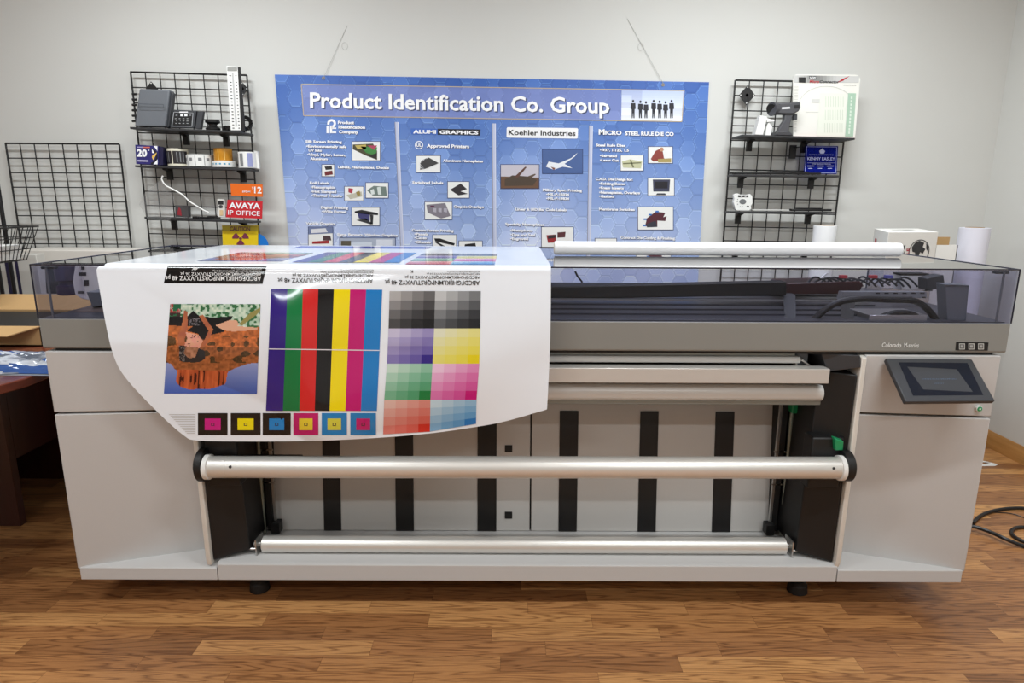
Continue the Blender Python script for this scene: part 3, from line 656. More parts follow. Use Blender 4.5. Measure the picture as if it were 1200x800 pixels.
# ================================================================== BANNER
YBN = YW-.006
BP = lambda px, py, e=0: at(px, py, Y=YBN-.001-e)
bn = MB(); bn.mi = 0
tl, tr = at(322, 87.3, Y=YBN), at(831, 96.3, Y=YBN); bl = at(344, 345, Y=YBN); brr = at(817, 345, Y=YBN)
bn.ink((70, 110, 190)); bn.slab([bl, brr, tr, tl], (0, .004, 0))
HR = .047
def hexfn(X, Z):
    t = (1.96-Z)/1.05
    t = max(0, min(1, t*1.12-.02)); base = np.array((48, 92, 172))*(1-t)+np.array((184, 196, 230))*t
    k = .5+.5*math.sin(X*7.5+.6)*math.cos(X*2.3); base = base+(k-.5)*np.array((34, 26, 18))*(.4+t)
    # hex cell
    cw = HR*1.5; rh = HR*math.sqrt(3); best = None
    ci = round(X/cw)
    for i in (ci-1, ci, ci+1):
        oz = (i % 2)*rh/2; j = round((Z-oz)/rh)
        for jj in (j-1, j, j+1):
            dx, dz = X-i*cw, Z-(oz+jj*rh); d = max(abs(dz)/(rh/2), (abs(dx)*math.sqrt(3)+abs(dz))/rh)
            if best is None or d < best[0]: best = (d, i, jj)
    d, i, j = best; r_ = hsh(i*3.3, j*1.7)
    if r_ > .55: base = base+(r_-.5)*np.array((44, 44, 40))
    if d > .965: base = base*.90
    elif .85 < d < .90: base = base+np.array((24, 24, 16))*(1 if r_ > .3 else -.5)
    return tuple(np.clip(base, 0, 245))
NX, NY = 620, 250
q = [np.array(p) for p in (tl, tr, brr, bl)]
def HB(px, py, e=0): return np.array((px, YBN-.0006, py))
q2 = [(p[0], p[2]) for p in q]
def hf(u, v):
    p = (np.array(q2[0])*(1-u)+np.array(q2[1])*u)*(1-v)+(np.array(q2[3])*(1-u)+np.array(q2[2])*u)*v; return hexfn(p[0], p[1])
ink_quad(bn, HB, q2, None, 0, NX, NY, hf)
# header panel
ink_quad(bn, BP, [(353, 98.6), (801.8, 106.2), (799, 142.4), (355.8, 135.4)], None, .0004, 300, 26, lambda u, v: tuple(np.array(hexfn(-1.17+2.03*u, 1.905-.166*v))*.42+np.array((150, 150, 200))*.58))
for a_, b_ in (((353, 98.6), (801.8, 106.2)), ((801.8, 106.2), (799, 142.4)), ((799, 142.4), (355.8, 135.4)), ((355.8, 135.4), (353, 98.6))):
    a_, b_ = np.array(a_), np.array(b_); n_v = np.array((b_-a_)[::-1]*np.array((-1, 1))); n_v = n_v/np.linalg.norm(n_v)*.45
    ink_quad(bn, BP, [a_-n_v, b_-n_v, b_+n_v, a_+n_v], (196, 176, 140), .0014)
for (x, y, c, e) in ((364.6, 127, (52, 62, 100), .0012), (363.3, 125.8, (248, 248, 250), .002)):
    ink_text(bn, BP, 'Product Identification Co. Group', (x, y), (351, 6.6), (-.2, -17.6), c, .022, e)
# people picture
ink_quad(bn, BP, [(728.5, 105.6), (801, 106.8), (798.6, 141.8), (728, 140.6)], None, .0016, 12, 12, lambda u, v: tuple(np.array((176, 190, 228))*(1-v)+np.array((240, 242, 248))*v+(12 if hsh(int(u*6), int(v*5)) > .5 else -6)))
for k, x in enumerate((742, 750.5, 757, 766, 773, 780, 787)):
    h = 20-(.8*(k % 3)); y1 = 138.4; c = (22, 22, 34)
    ink_poly(bn, BP, circ(x, y1-h, 1.3, 1.6, 10)[::-1], c, .0022)
    ink_poly(bn, BP, [(x-2.6, y1-h+2.4), (x+2.6, y1-h+2.4), (x+3, y1-h+9), (x+1.8, y1-h+9.5), (x+1.6, y1), (x+.4, y1), (x, y1-7), (x-.6, y1), (x-1.7, y1), (x-1.8, y1-h+9.5), (x-3, y1-h+9)][::-1], c, .0022)
# column dividers
for q_ in (((462.4, 142.8), (467, 143), (473.8, 298), (469.5, 298)), ((576.5, 144.5), (581, 144.6), (581.6, 298), (577.5, 298)), ((690.2, 147), (694.8, 147.2), (691.8, 298), (687.8, 298))):
    ink_quad(bn, BP, q_, (190, 196, 222), .0008); ink_quad(bn, BP, [q_[0], (q_[0][0]+.8, q_[0][1]), (q_[3][0]+.8, q_[3][1]), q_[3]], (150, 150, 165), .0012); ink_quad(bn, BP, [(q_[1][0]-.8, q_[1][1]), q_[1], q_[2], (q_[2][0]-.8, q_[2][1])], (224, 226, 240), .0012)
# logos
WH = (246, 246, 250)
def ring(cx, cy, r0, r1, c, e, a0=0, a1=360, n=18, ys=1):
    for k in range(n):
        t0, t1 = math.radians(a0+(a1-a0)*k/n), math.radians(a0+(a1-a0)*(k+1)/n)
        ink_poly(bn, BP, [(cx+r0*math.cos(t0), cy+r0*ys*math.sin(t0)), (cx+r0*math.cos(t1), cy+r0*ys*math.sin(t1)), (cx+r1*math.cos(t1), cy+r1*ys*math.sin(t1)), (cx+r1*math.cos(t0), cy+r1*ys*math.sin(t0))], c, e)
ring(388.6, 144.6, 2.4, 5.2, WH, .0018, -200, 90); ink_quad(bn, BP, rect(382.6, 147.5, 385.2, 156), WH, .0018); ink_quad(bn, BP, rect(386.6, 147, 389.2, 156), WH, .0018)
ink_quad(bn, BP, rect(389, 149.4, 394, 151), WH, .0018); ink_quad(bn, BP, rect(389, 154, 394, 156), WH, .0018)
def T(s_, x0, x1, y, cap=2.9, c=WH, bold=.045, sl=.016, shadow=True):
    x0 += 0; 
    if shadow: ink_text(bn, BP, s_, (x0+.45, y+.45), (x1-x0, (x1-x0)*sl), (0, -cap), (40, 56, 110), bold+.02, .0014)
    ink_text(bn, BP, s_, (x0, y), (x1-x0, (x1-x0)*sl), (0, -cap), c, bold, .002)
T('Product', 396, 415, 145, 3.4); T('Identification', 396.5, 428, 150.3, 3.4); T('Company', 397, 420, 156, 3.4)
ink_quad(bn, BP, [(481.4, 150.3), (513, 150.8), (513, 157.8), (481.6, 157.3)], (60, 104, 190), .001); ink_quad(bn, BP, [(512.8, 150.8), (563, 151.6), (562.6, 158.8), (512.8, 157.8)], (22, 24, 34), .001)
T('ALUMI', 484, 511, 156.1, 4, shadow=False); T('GRAPHICS', 515, 560.5, 156.7, 4, shadow=False)
ink_poly(bn, BP, [(594.8, 149), (676.4, 150), (677.4, 151), (677, 161.6), (676, 162.4), (594.6, 161.2), (593.6, 160.2), (593.8, 150)][::-1], (244, 244, 246), .001)
T('Koehler Industries', 596, 674.5, 158, 6, (24, 22, 24), .02, .014, False)
T('M', 701.6, 708.6, 157.4, 6); T('ICRO', 709.2, 728.5, 157.6, 4.6); T('STEEL RULE DIE CO', 732.5, 789.6, 158.2, 4.2)
ring(491, 170, 3.9, 4.9, WH, .002); T('UL', 488, 494, 171.6, 3.4)
for t_ in (('Silk Screen Printing', 358, 400.6, 167), ('•Environmentally safe', 359, 406, 172.6), ('UV Inks', 361.5, 377, 177.4), ('•Vinyl, Mylar, Lexan,', 360, 405, 182.3), ('Aluminum', 363.5, 384, 187.2),
           ('Labels, Nameplates, Decals', 396, 456, 197), ('Roll Labels', 363, 386, 215.5), ('•Flexographic', 364, 393, 220.5), ('•Hot Stamped', 364.5, 394, 225.5), ('•Thermal Transfer', 365, 402, 230.3),
           ('Digital Printing', 376, 408, 244.3), ('•Wide Format', 377, 406, 249), ('Vehicle Graphics', 358.5, 393, 263), ('Signs, Banners, Window Graphics', 395, 466, 276),
           ('Approved Printers', 500, 550, 172.6, 3.8), ('Aluminum Nameplates', 519, 566, 189.4), ('Serialized Labels', 483, 519.5, 215), ('Graphic Overlays', 531.6, 567, 243.3), ('Custom Screen Printing', 482.6, 531.5, 270.8), ('•Panels', 485.5, 502, 275.5), ('•Cases', 485.5, 500, 280), ('•Chassis', 485.5, 505, 284.8),
           ('Military Spec. Printing', 636, 682, 223.8), ('•MIL-P-15024', 640, 667, 229), ('•MIL-P-19834', 640, 667, 233.8), ('Linear & UID Bar Code Labels', 604, 664, 246.4), ('Specialty Nameplates', 592, 637.5, 263.8), ('•Metalphoto', 598, 624, 271), ('•Dye and Seal', 598, 627, 276.3), ('•Engraved', 598, 619, 281),
           ('Steel Rule Dies', 698.3, 733, 171.3), ('•.937, 1.125, 1.5', 703, 737, 177), ('•Serrated', 703, 723, 183.8), ('•Laser Cut', 703, 725, 188.8), ('C.A.D. Die Design for:', 698, 741.5, 211), ('•Folding Boxes', 702, 733, 216.3), ('•Foam Inserts', 702, 731, 221.3), ('•Nameplates, Overlays', 702, 750, 226.6), ('•Gaskets', 702, 720, 231.3), ('Membrane Switches', 702, 744, 246.3), ('Contract Die Cutting & Finishing', 727, 791, 279.6)):
    T(*t_)
# small pictures on the banner
def pic(x0, y0, x1, y1, bg=(236, 236, 234)):
    ink_quad(bn, BP, rect(x0-.7, y0-.7, x1+.7, y1+.7), (46, 62, 110), .0012); ink_quad(bn, BP, rect(x0, y0, x1, y1), bg, .0018)
    W_, H_ = x1-x0, y1-y0
    def pl(pts, c, e=.0024): ink_poly(bn, BP, [(x0+W_*u, y0+H_*v) for u, v in pts][::-1], c, e)
    return pl
p_ = pic(412.7, 166, 445.2, 187.7); p_([(.02, .15), (.75, .1), (.9, .5), (.9, .98), (.5, .75), (.02, .4)], (70, 66, 40)); p_([(.3, .25), (.9, .3), (.85, .75), (.5, .6)], (60, 130, 60), .0028); p_([(.1, .2), (.5, .15), (.5, .4), (.2, .4)], (190, 170, 90), .0028); p_([(.55, .2), (.9, .2), (.8, .45)], (170, 60, 90), .003); p_([(.6, .75), (.9, .6), (.85, .95)], (30, 30, 30), .003)
p_ = pic(377.4, 193, 391.5, 206.4); p_([(.2, .15), (.8, .1), (.85, .4), (.3, .45)], (40, 36, 40)); p_([(.2, .6), (.85, .5), (.9, .85), (.25, .95)], (110, 36, 40))
p_ = pic(403.9, 218.6, 425.7, 234.8); p_([(.2, .1), (.45, .15), (.4, .5), (.2, .4)], (170, 50, 70)); p_([(.1, .6), (.9, .35), (.95, .7), (.3, .9)], (190, 186, 170)); p_([(.6, .4), (.8, .3), (.85, .6), (.7, .7)], (150, 130, 70), .0028)
p_ = pic(428.8, 214.2, 454.8, 231.6); p_([(.05, .5), (.35, .2), (.9, .25), (.95, .9), (.3, .85)], (110, 124, 118)); p_([(.5, .3), (.65, .25), (.7, .8), (.55, .8)], (210, 218, 214), .0028); p_([(.2, .5), (.35, .4), (.4, .75), (.25, .8)], (216, 222, 220), .0028)
p_ = pic(412.5, 243.3, 444.6, 264); p_([(.1, .2), (.35, .12), (.95, .3), (.95, .42), (.7, .4), (.1, .3)], (30, 30, 34)); p_([(.2, .3), (.65, .35), (.65, .75), (.25, .6)], (60, 60, 110)); p_([(.66, .4), (.78, .42), (.76, .95), (.68, .9)], (40, 40, 44)); p_([(.15, .7), (.5, .6), (.75, .9), (.7, .95)], (50, 50, 54))
p_ = pic(361.6, 266, 389.8, 290); p_([(.0, .0), (1, .0), (1, .3), (0, .36)], (112, 124, 160)); p_([(.1, .1), (.7, .05), (.8, .25), (.1, .3)], (220, 220, 226), .0028); p_([(.15, .7), (.85, .65), (.85, .8), (.15, .82)], (160, 40, 44)); p_([(.6, .42), (.9, .42), (.95, .65), (.6, .65)], (80, 60, 64))
p_ = pic(398.4, 279, 463, 294, (170, 178, 196)); p_([(.02, .2), (.2, .2), (.2, .9), (.02, .9)], (90, 84, 70)); p_([(.2, .35), (.58, .3), (.58, .9), (.2, .9)], (206, 214, 228)); p_([(.66, .1), (.95, .1), (.95, .9), (.66, .9)], (216, 220, 232))
p_ = pic(487.9, 182.6, 516, 201.7)
for k in range(5): p_([(.15, .85-.1*k), (.2+.08*k, .3-.05*k), (.45+.12*k, .12+.08*k), (.35, .8)], ((90, 90, 90), (180, 180, 182), (40, 40, 42), (150, 150, 150), (60, 60, 60))[k], .0024+.0004*k)
p_ = pic(524.8, 213, 549.7, 231.6); p_([(.1, .5), (.6, .1), (.9, .45), (.6, .6), (.95, .75), (.5, .85)], (44, 38, 44))
p_ = pic(498, 236.8, 529.5, 257); p_([(.05, .15), (.75, .05), (.95, .8), (.6, .95), (.1, .6)], (128, 122, 132)); p_([(.2, .2), (.35, .2), (.35, .3), (.2, .3)], (90, 40, 70), .0028)
for k in range(3): p_([(.3+.2*k, .35), (.42+.2*k, .35), (.42+.2*k, .6), (.3+.2*k, .55)], (176, 172, 184), .0028)
p_ = pic(507.4, 275.3, 534.5, 295); p_([(.05, .2), (.3, .2), (.95, .5), (.9, .62), (.1, .38)], (24, 24, 26)); p_([(.05, .4), (.2, .42), (.9, .95), (.7, .98)], (30, 30, 32))
p_ = pic(538, 282.5, 565, 297); p_([(.25, .25), (.7, .15), (.8, .9), (.2, .9)], (28, 28, 30))
p_ = pic(636, 175.4, 682.5, 203, (70, 96, 150)); p_([(.08, .72), (.15, .5), (.4, .58), (.72, .35), (.88, .12), (.8, .3), (.55, .6), (.75, .78), (.5, .72), (.28, .85)], (230, 232, 238)); p_([(.2, .72), (.32, .78), (.28, .86)], (120, 60, 40), .0028)
p_ = pic(587, 193, 631.5, 220.5, (196, 190, 200)); p_([(0, .5), (.1, .5), (1, .55), (1, 1), (0, 1)], (104, 74, 54)); p_([(.1, .62), (.3, .45), (.75, .5), (.95, .65), (.85, .88), (.1, .9)], (74, 60, 48), .0028); p_([(.35, .52), (.64, .08), (.68, .1), (.45, .55)], (92, 60, 50), .003); p_([(.7, .5), (.9, .38), (.92, .42), (.8, .55)], (92, 74, 60), .003)
p_ = pic(634.8, 266, 671.7, 291); p_([(.15, .38), (.45, .35), (.45, .72), (.2, .74)], (150, 40, 44)); p_([(.5, .25), (.76, .22), (.74, .48), (.5, .5)], (90, 44, 48)); p_([(.2, .4), (.44, .36), (.44, .5), (.2, .55)], (50, 40, 44), .0028)
p_ = pic(727.5, 182, 753.8, 199.8); p_([(.05, .4), (.4, .25), (.95, .4), (.9, .85), (.1, .8)], (196, 196, 160)); p_([(.1, .5), (.9, .45), (.9, .52), (.1, .58)], (110, 110, 80), .0028); p_([(.4, .3), (.46, .3), (.6, .8), (.52, .8)], (120, 120, 90), .0028)
p_ = pic(759.8, 172, 788, 191); p_([(.1, .75), (.3, .25), (.5, .1), (.6, .3), (.65, .7), (.9, .85), (.2, .9)], (140, 60, 50)); p_(circ(.55, .16, .09, .13, 10), (190, 140, 110), .0028); p_([(.4, .75), (.95, .7), (.95, .95), (.4, .95)], (170, 150, 90), .0028)
p_ = pic(759.5, 208.6, 789.9, 228.8); p_([(.18, .08), (.85, .08), (.82, .78), (.2, .78)], (60, 62, 84)); p_([(.26, .2), (.76, .2), (.75, .6), (.27, .6)], (26, 24, 34), .0028); p_([(.35, .88), (.65, .88), (.7, .98), (.3, .98)], (60, 60, 70))
p_ = pic(747.8, 242.6, 788.7, 268.9); p_([(.2, .85), (.25, .5), (.5, .2), (.78, .25), (.72, .45), (.82, .4), (.78, .62), (.55, .6), (.55, .88)], (84, 34, 46)); p_([(.25, .75), (.5, .6), (.55, .88), (.25, .9)], (50, 52, 62), .0028)
for (u, v) in ((.14, .78), (.16, .5), (.3, .3), (.5, .16)): p_(rect(u, v, u+.09, v+.07), (40, 110, 190), .003)
p_ = pic(697.6, 279.5, 722.3, 292)
for x, y in ((379, 91.5), (768.6+8.4, 99.3)):
    ring(x, y, .8, 1.9, (150, 138, 110), .0026, n=14)
bo = bn.build('hanging_banner', decal, smooth=False)
tag(bo, 'wide blue honeycomb banner with white title lettering hanging on the back wall', 'banner')
for (p0, p1, lab, lp_) in (((379.5, 90.5), (407, 30), 'thin nylon cord holding the upper left corner of the blue banner', (404, 54)), ((777.5, 98), (735, 22), 'thin nylon cord holding the upper right corner of the blue banner', (751, 55))):
    P0, P1 = at(*p0, Y=YBN-.004), at(*p1, Y=YW-.001); a = MB(); a.path([P0, P0*.5+P1*.5, P1], .0009, 6)
    c = at(*lp_, Y=YW-.004); a.path([c+np.array((.022*math.cos(t)*.7-.0, 0, .022*math.sin(t)*.8)) for t in np.linspace(0, 6.3, 20)], .0006, 5)
    tag(a.build('nylon_cord', mat('cord_grey', (168, 168, 164), .5)), lab, 'cord', 'banner cords')

# ================================================================== WIRE GRIDS on the wall
def grid(name, x0, z1, ncol, nrow, lab, tilt, pitch=.0762, hang=(), sxp=None):
    Yg = YW-.035; wd, ht = ncol*pitch, nrow*pitch; a = MB(); sl = math.tan(tilt)
    def G(u, v, e=0): return (x0+u, Yg-e, z1-v+u*sl*1.0)
    for k in range(ncol+1): a.path([G(k*pitch, 0), G(k*pitch, ht)], .0048 if k in (0, ncol) else .0031, 6)
    for k in range(nrow+1): a.path([G(0, k*pitch, .003), G(wd, k*pitch, .003)], .0048 if k in (0, nrow) else .0031, 6)
    root = thing(name, lab, 'wire grid', (x0+wd/2, YW-.03, z1-ht), 'wire grid panels'); a.build('wire_mesh', wire, root, smooth=True)
    for (px, py, sz) in hang:
        p = at(px, py, Y=Yg-.01); a = MB(); a.slab([(p[0], p[1], p[2]+sz), (p[0]-sz*.85, p[1], p[2]), (p[0], p[1], p[2]-sz), (p[0]+sz*.85, p[1], p[2])], (0, .004, 0)); a.cyl((p[0], p[1], p[2]), (p[0], YW, p[2]), .008, 12)
        h = a.build('hanger_plate', black, root)
        for dx, dz in ((0, .8), (-.68, 0), (0, -.8), (.68, 0)): a = MB(); a.lathe((p[0]+dx*sz, p[1]-.002, p[2]+dz*sz), [(.0035, .002), (.003, 0)], 10, 1); a.build('screw', white, h)
    return root
p = at(6.6, 168, Y=YW-.035); grid('wall_grid', p[0], p[2], 8, 13, 'empty black wire grid on the wall, leftmost of the three', -.0)
p = at(153, 84, Y=YW-.035); grid('wall_grid', p[0], p[2]-.002, 8, 16, 'black wire grid with shelves, left of the blue banner', -.02, hang=((178, 106, .045), (284, 104, .035)))
p = at(861.6, 94, Y=YW-.035); grid('wall_grid', p[0], p[2], 8, 16, 'black wire grid with shelves, right of the blue banner', -.012, hang=((875.5, 111.5, .050),))
def shelf(x0, y0, x1, y1, depth, lab, brs, th=.010):
    """front edge between two photo points, reaching back to the grid"""
    Yf = YW-.048-depth; p, q = at(x0, y0, Y=Yf), at(x1, y1, Y=Yf)
    if x0 < 600: q = np.array((at(x1, y1, Y=YW-.048)[0], q[1], q[2]))
    else: p = np.array((at(x0-4, y0, Y=YW-.048)[0], p[1], p[2]))
    root = thing('wire_grid_shelf', lab, 'shelf', ((p[0]+q[0])/2, YW-.048-depth/2, min(p[2], q[2])-th), 'black shelves on the wire grids')
    a = MB(); a.hexa([(p[0], Yf, p[2]-th), (q[0], Yf, q[2]-th), (q[0], YW-.048, q[2]-th), (p[0], YW-.048, p[2]-th)], [(p[0], Yf, p[2]), (q[0], Yf, q[2]), (q[0], YW-.048, q[2]), (p[0], YW-.048, p[2])]); a.build('board', mat('shelf_grey', (46, 46, 48), .5), root, bevel=.001)
    for f in brs:
        x = p[0]*(1-f)+q[0]*f; z = p[2]*(1-f)+q[2]*f-th
        a = MB(); a.prism([(YW-.045, z), (YW-.10, z), (YW-.10, z-.006), (YW-.062, z-.014), (YW-.062, z-.058), (YW-.045, z-.058)], 0, x-.014, x+.014); a.build('bracket', black, root)
    return lambda px: (Yf, (p[2]+(q[2]-p[2])*((at(px, (y0+y1)/2, Y=Yf)[0]-p[0])/(q[0]-p[0]))))
s1 = shelf(152, 148.5, 297, 153.6, .17, 'top dark shelf on the left wire grid carrying the grey control boxes', (.36, .74))
s2 = shelf(158, 193.5, 303, 197.6, .12, 'middle dark shelf on the left wire grid carrying tape and label rolls', (.2, .86))
s3 = shelf(169, 254, 306, 259.5, .12, 'lowest dark shelf on the left wire grid behind the red sign', (.17, .84))
s4 = shelf(861, 157.5, 1002, 161.5, .17, 'top dark shelf on the right wire grid under the scanner', (.17, .68))
s5 = shelf(856, 204, 986, 205.4, .10, 'middle dark shelf on the right wire grid below the blue plaque', (.13, .80))
s6 = shelf(852, 247.4, 979, 248.2, .10, 'lowest dark shelf on the right wire grid holding the small white gauge', (.14, .82))

def base(sh, px, back=.0): Yf, z = sh(px); return Yf+back, z+.003
def slabpx(mb, sh, pts, back, depth, zoff=0):
    """outline traced at its own distance, lowest points dropped on the shelf, extruded back"""
    Yf, z = base(sh, pts[0][0], back); P_ = [at(x, y, Y=Yf) for x, y in pts]; zm = min(p[2] for p in P_)
    sh_ = z-zm; return mb.slab([p+np.array((0, 0, sh_+zoff)) for p in P_], (0, depth, 0)), Yf, sh_
# grey control box
rt = thing('control_box', 'large grey plastic controller box, leftmost on the top left shelf', 'electronic box', (at(180, 148, Y=1.6)[0], 1.62, base(s1, 178)[1]))
a, Yf, dz = slabpx(MB(), s1, [(157.5, 146.6), (194, 147), (198.5, 104), (163, 102.5)], .005, .055); a.build('case', mgrey, rt, bevel=.006)
a, Yf, dz2 = slabpx(MB(), s1, [(194.5, 147), (198, 145.6), (202.5, 106), (199, 104)], .02, .03); a.build('side_cover', dgrey, rt, bevel=.003)
a = MB(); Pn = lambda x, y, e=0: at(x, y, Y=Yf-.026-e)+np.array((0, 0, dz)); 
for q_ in ([(162, 120), (191.5, 120.8), (191.5, 121.4), (162, 120.6)], [(162, 124.4), (191, 125), (191, 125.6), (162, 125)], [(162, 120), (162.6, 120), (162.6, 125), (162, 125)], [(190.9, 121), (191.5, 121), (191.5, 125.6), (190.9, 125.6)]): ink_quad(a, Pn, q_, (70, 73, 80), 0)
ink_text(a, Pn, 'ALLEGRO', (172, 123.8), (12, .2), (0, -1.6), (80, 84, 92), 0, 0) if 0 else None
a.build('name_outline', decal, rt)
a = MB(); 
for k in range(6):
    p = at(157.6, 109+k*6.3, Y=Yf+.03); a.cyl(p+np.array((-.012, 0, dz)), p+np.array((.01, 0, dz)), .006, 10)
a.build('cable_gland', black, rt)
# black panel meter
def meter(pts, lab, back, dep, face=True):
    rt = thing('panel_meter', lab, 'electronic box', (at(pts[0][0]+10, 147, Y=1.6)[0], 1.66, base(s1, pts[0][0])[1]))
    a, Yf, dz = slabpx(MB(), s1, pts, back, dep*.5); a.build('case', dgrey, rt, bevel=.002)
    if face:
        a = MB(); Pn = lambda x, y, e=0: at(x, y, Y=Yf-.0012-e)+np.array((0, 0, dz))
        ink_quad(a, Pn, [(202.8, 127.5), (226.4, 128.5), (224.6, 145.2), (200.6, 144.8)], (26, 27, 29), 0)
        for q_ in ([(203.2, 127.9), (226, 128.8), (226, 129.3), (203.2, 128.4)], [(201, 144.2), (224.6, 144.6), (224.6, 145.1), (201, 144.7)], [(203, 128), (203.7, 128), (201.4, 144.5), (200.8, 144.5)], [(225.5, 129), (226.2, 129), (224.9, 145), (224.2, 145)]): ink_quad(a, Pn, q_, (170, 172, 176), .0004)
        ink_quad(a, Pn, rect(210, 127.4, 219.8, 128.9), (228, 228, 230), .0008)
        for x in (211, 215.8): ink_quad(a, Pn, rect(x, 130.3, x+3.4, 132.9), (236, 238, 240), .0006)
        for x in (205.4, 221.4): ink_quad(a, Pn, rect(x, 131, x+2.4, 132.6), (120, 122, 126), .0006)
        for j in range(3):
            for i in range(4): ink_quad(a, Pn, rect(204.5+i*4.6, 135.4+j*2.8, 206.6+i*4.6, 136+j*2.8), (180, 182, 184), .0006)
        for x, y in ((204.6, 138.6), (209.4, 139), (204, 142), (209, 142.6)): ink_poly(a, Pn, circ(x, y, 1.4, 1.3, 10)[::-1], (10, 10, 11), .0009)
        a.build('face_plate', decal, rt)
    return rt
meter([(199, 146.3), (227, 146.8), (229.5, 126.4), (203, 125.2)], 'small black panel meter with white markings beside the grey controller box', .008, .05)
meter([(228, 146.6), (234.4, 146.8), (237.5, 125.8), (231, 125.8)], 'narrow black instrument case standing to the right of the panel meter', .015, .05, False)
# pulley
p = at(249.5, 147, Y=1.615); z = base(s1, 250)[1]; a = MB()
a.lathe((p[0], 1.615, z), [(.034, 0), (.036, .006), (.036, .010), (.02, .02), (.02, .028), (.036, .038), (.036, .046), (.03, .05)], 30); tag(a.build('pulley', black), 'small black grooved pulley on the top left shelf', 'pulley')
# ruler-like meter (white tall display)
rt = thing('printed_scale', 'tall narrow white measuring scale standing at the right end of the top left shelf', 'scale', (at(279, 148, Y=1.6)[0], 1.64, base(s1, 276)[1]))
a, Yf, dz = slabpx(MB(), s1, [(270, 147.5), (282, 147.5), (278, 73), (265, 72)], .006, .008); a.build('scale_plate', white, rt)
a, _, _2 = slabpx(MB(), s1, [(282.2, 147.5), (286.5, 147.5), (280.6, 73), (278.2, 73)], .006, .010); a.build('black_channel', matblack, rt)
a = MB(); Pn = lambda x, y, e=0: at(x, y, Y=Yf-.001-e)+np.array((0, 0, dz))
for k in range(17):
    y = 83+k*3.85; t = (y-73)/74; x = 266.4+4.6*t; ink_quad(a, Pn, rect(x+1.2, y, x+3.4, y+.9), (50, 50, 54), .0003); ink_quad(a, Pn, rect(x+8.2, y, x+9.8, y+.9), (50, 50, 54), .0003)
ink_quad(a, Pn, [(271.2, 80), (273, 80), (277.4, 143), (275.6, 143)], (190, 190, 190), .0003); ink_quad(a, Pn, rect(266, 73.5, 277.4, 78), (150, 150, 146), .0003)
a.build('scale_markings', decal, rt)
# coil of black chain
a = MB(); z = base(s1, 282)[1]
def bead_ring(mb, c, r, axis, n, br, a0=0, a1=360):
    for k in range(n):
        t = math.radians(a0+(a1-a0)*k/n); u, v = r*math.cos(t), r*math.sin(t)
        p = np.array(c)+({1: np.array((u, 0, v)), 2: np.array((u, v*.8, 0))}[axis])
        d = ({1: np.array((math.cos(t), 0, math.sin(t))), 2: np.array((math.cos(t), math.sin(t), 0))}[axis])
        mb.cyl(p-d*br*.9, p+d*br*.9, br*.62, 6)
pc = at(276, 145, Y=1.66); bead_ring(a, (pc[0]+.005, 1.635, z+.009), .05, 2, 26, .011); bead_ring(a, (pc[0]+.005, 1.635, z+.020), .048, 2, 24, .011)
pr = at(288, 137, Y=1.66); bead_ring(a, (pr[0], 1.645, z+.043), .03, 1, 18, .010)
a.path([np.array((pr[0]+.03*math.cos(t), 1.645, z+.043+.03*math.sin(t))) for t in np.linspace(0, 6.28, 30)], .005, 6); a.path([np.array((pc[0]+.005+.05*math.cos(t), 1.635+.04*math.sin(t), z+.0125)) for t in np.linspace(0, 6.28, 30)], .007, 6)
tag(a.build('toothed_belt_coil', black), 'coil of black toothed belt at the foot of the tall white scale', 'belt')
# middle shelf: box "20"
rt = thing('tape_box', 'dark blue carton marked 20 at the left end of the middle shelf', 'box', (at(172, 192, Y=1.65)[0], 1.67, base(s2, 172)[1]))
navy = mat('navy_card', (46, 42, 110), .4)
a, Yf, dz = slabpx(MB(), s2, [(159.5, 192), (185.5, 193), (185.5, 171), (158.3, 169.3)], .01, .07); a.build('carton', navy, rt, bevel=.001)
a, _, _2 = slabpx(MB(), s2, [(185.7, 193), (191, 192.6), (191, 172), (185.7, 171)], .015, .065); a.build('carton_end', mat('dark_navy', (28, 26, 62), .4), rt, bevel=.001)
a = MB(); Pn = lambda x, y, e=0: at(x, y, Y=Yf-.001-e)+np.array((0, 0, dz))
ink_text(a, Pn, '20', (160.3, 182.8), (12, .4), (0, -8), (240, 240, 244), .05, .0003); ink_quad(a, Pn, rect(160.5, 171.6, 168, 173), (160, 150, 190), .0003); ink_quad(a, Pn, rect(168, 171.8, 175.6, 173.2), (214, 110, 90), .0003)
ink_quad(a, Pn, [(161, 187), (173.6, 187.4), (173.6, 189.4), (161, 189)], (176, 172, 206), .0003); ink_poly(a, Pn, circ(176, 183, 8.6, 9.5, 14, -85, 85)[::-1], (26, 24, 30), .0004); ink_poly(a, Pn, circ(176, 183, 6.4, 7.4, 14, -85, 85)[::-1], (46, 42, 110), .0006)
ink_poly(a, Pn, [(180, 170.8), (184.4, 171), (184.4, 177), (183, 174.5)][::-1], WH, .0008); ink_poly(a, Pn, [(179.6, 192.4), (184.6, 192.4), (184.6, 186.5)][::-1], WH, .0008); ink_poly(a, Pn, [(178, 174), (181, 179.4), (178.2, 179)][::-1], WH, .0008); ink_poly(a, Pn, [(178.4, 182), (184, 178.4), (182, 182.6), (179.6, 187.4), (178, 184)][::-1], (226, 186, 90), .0009)
ink_quad(a, Pn, rect(173.8, 175.4, 175, 176.4), WH, .0005)
a.build('printed_face', decal, rt)
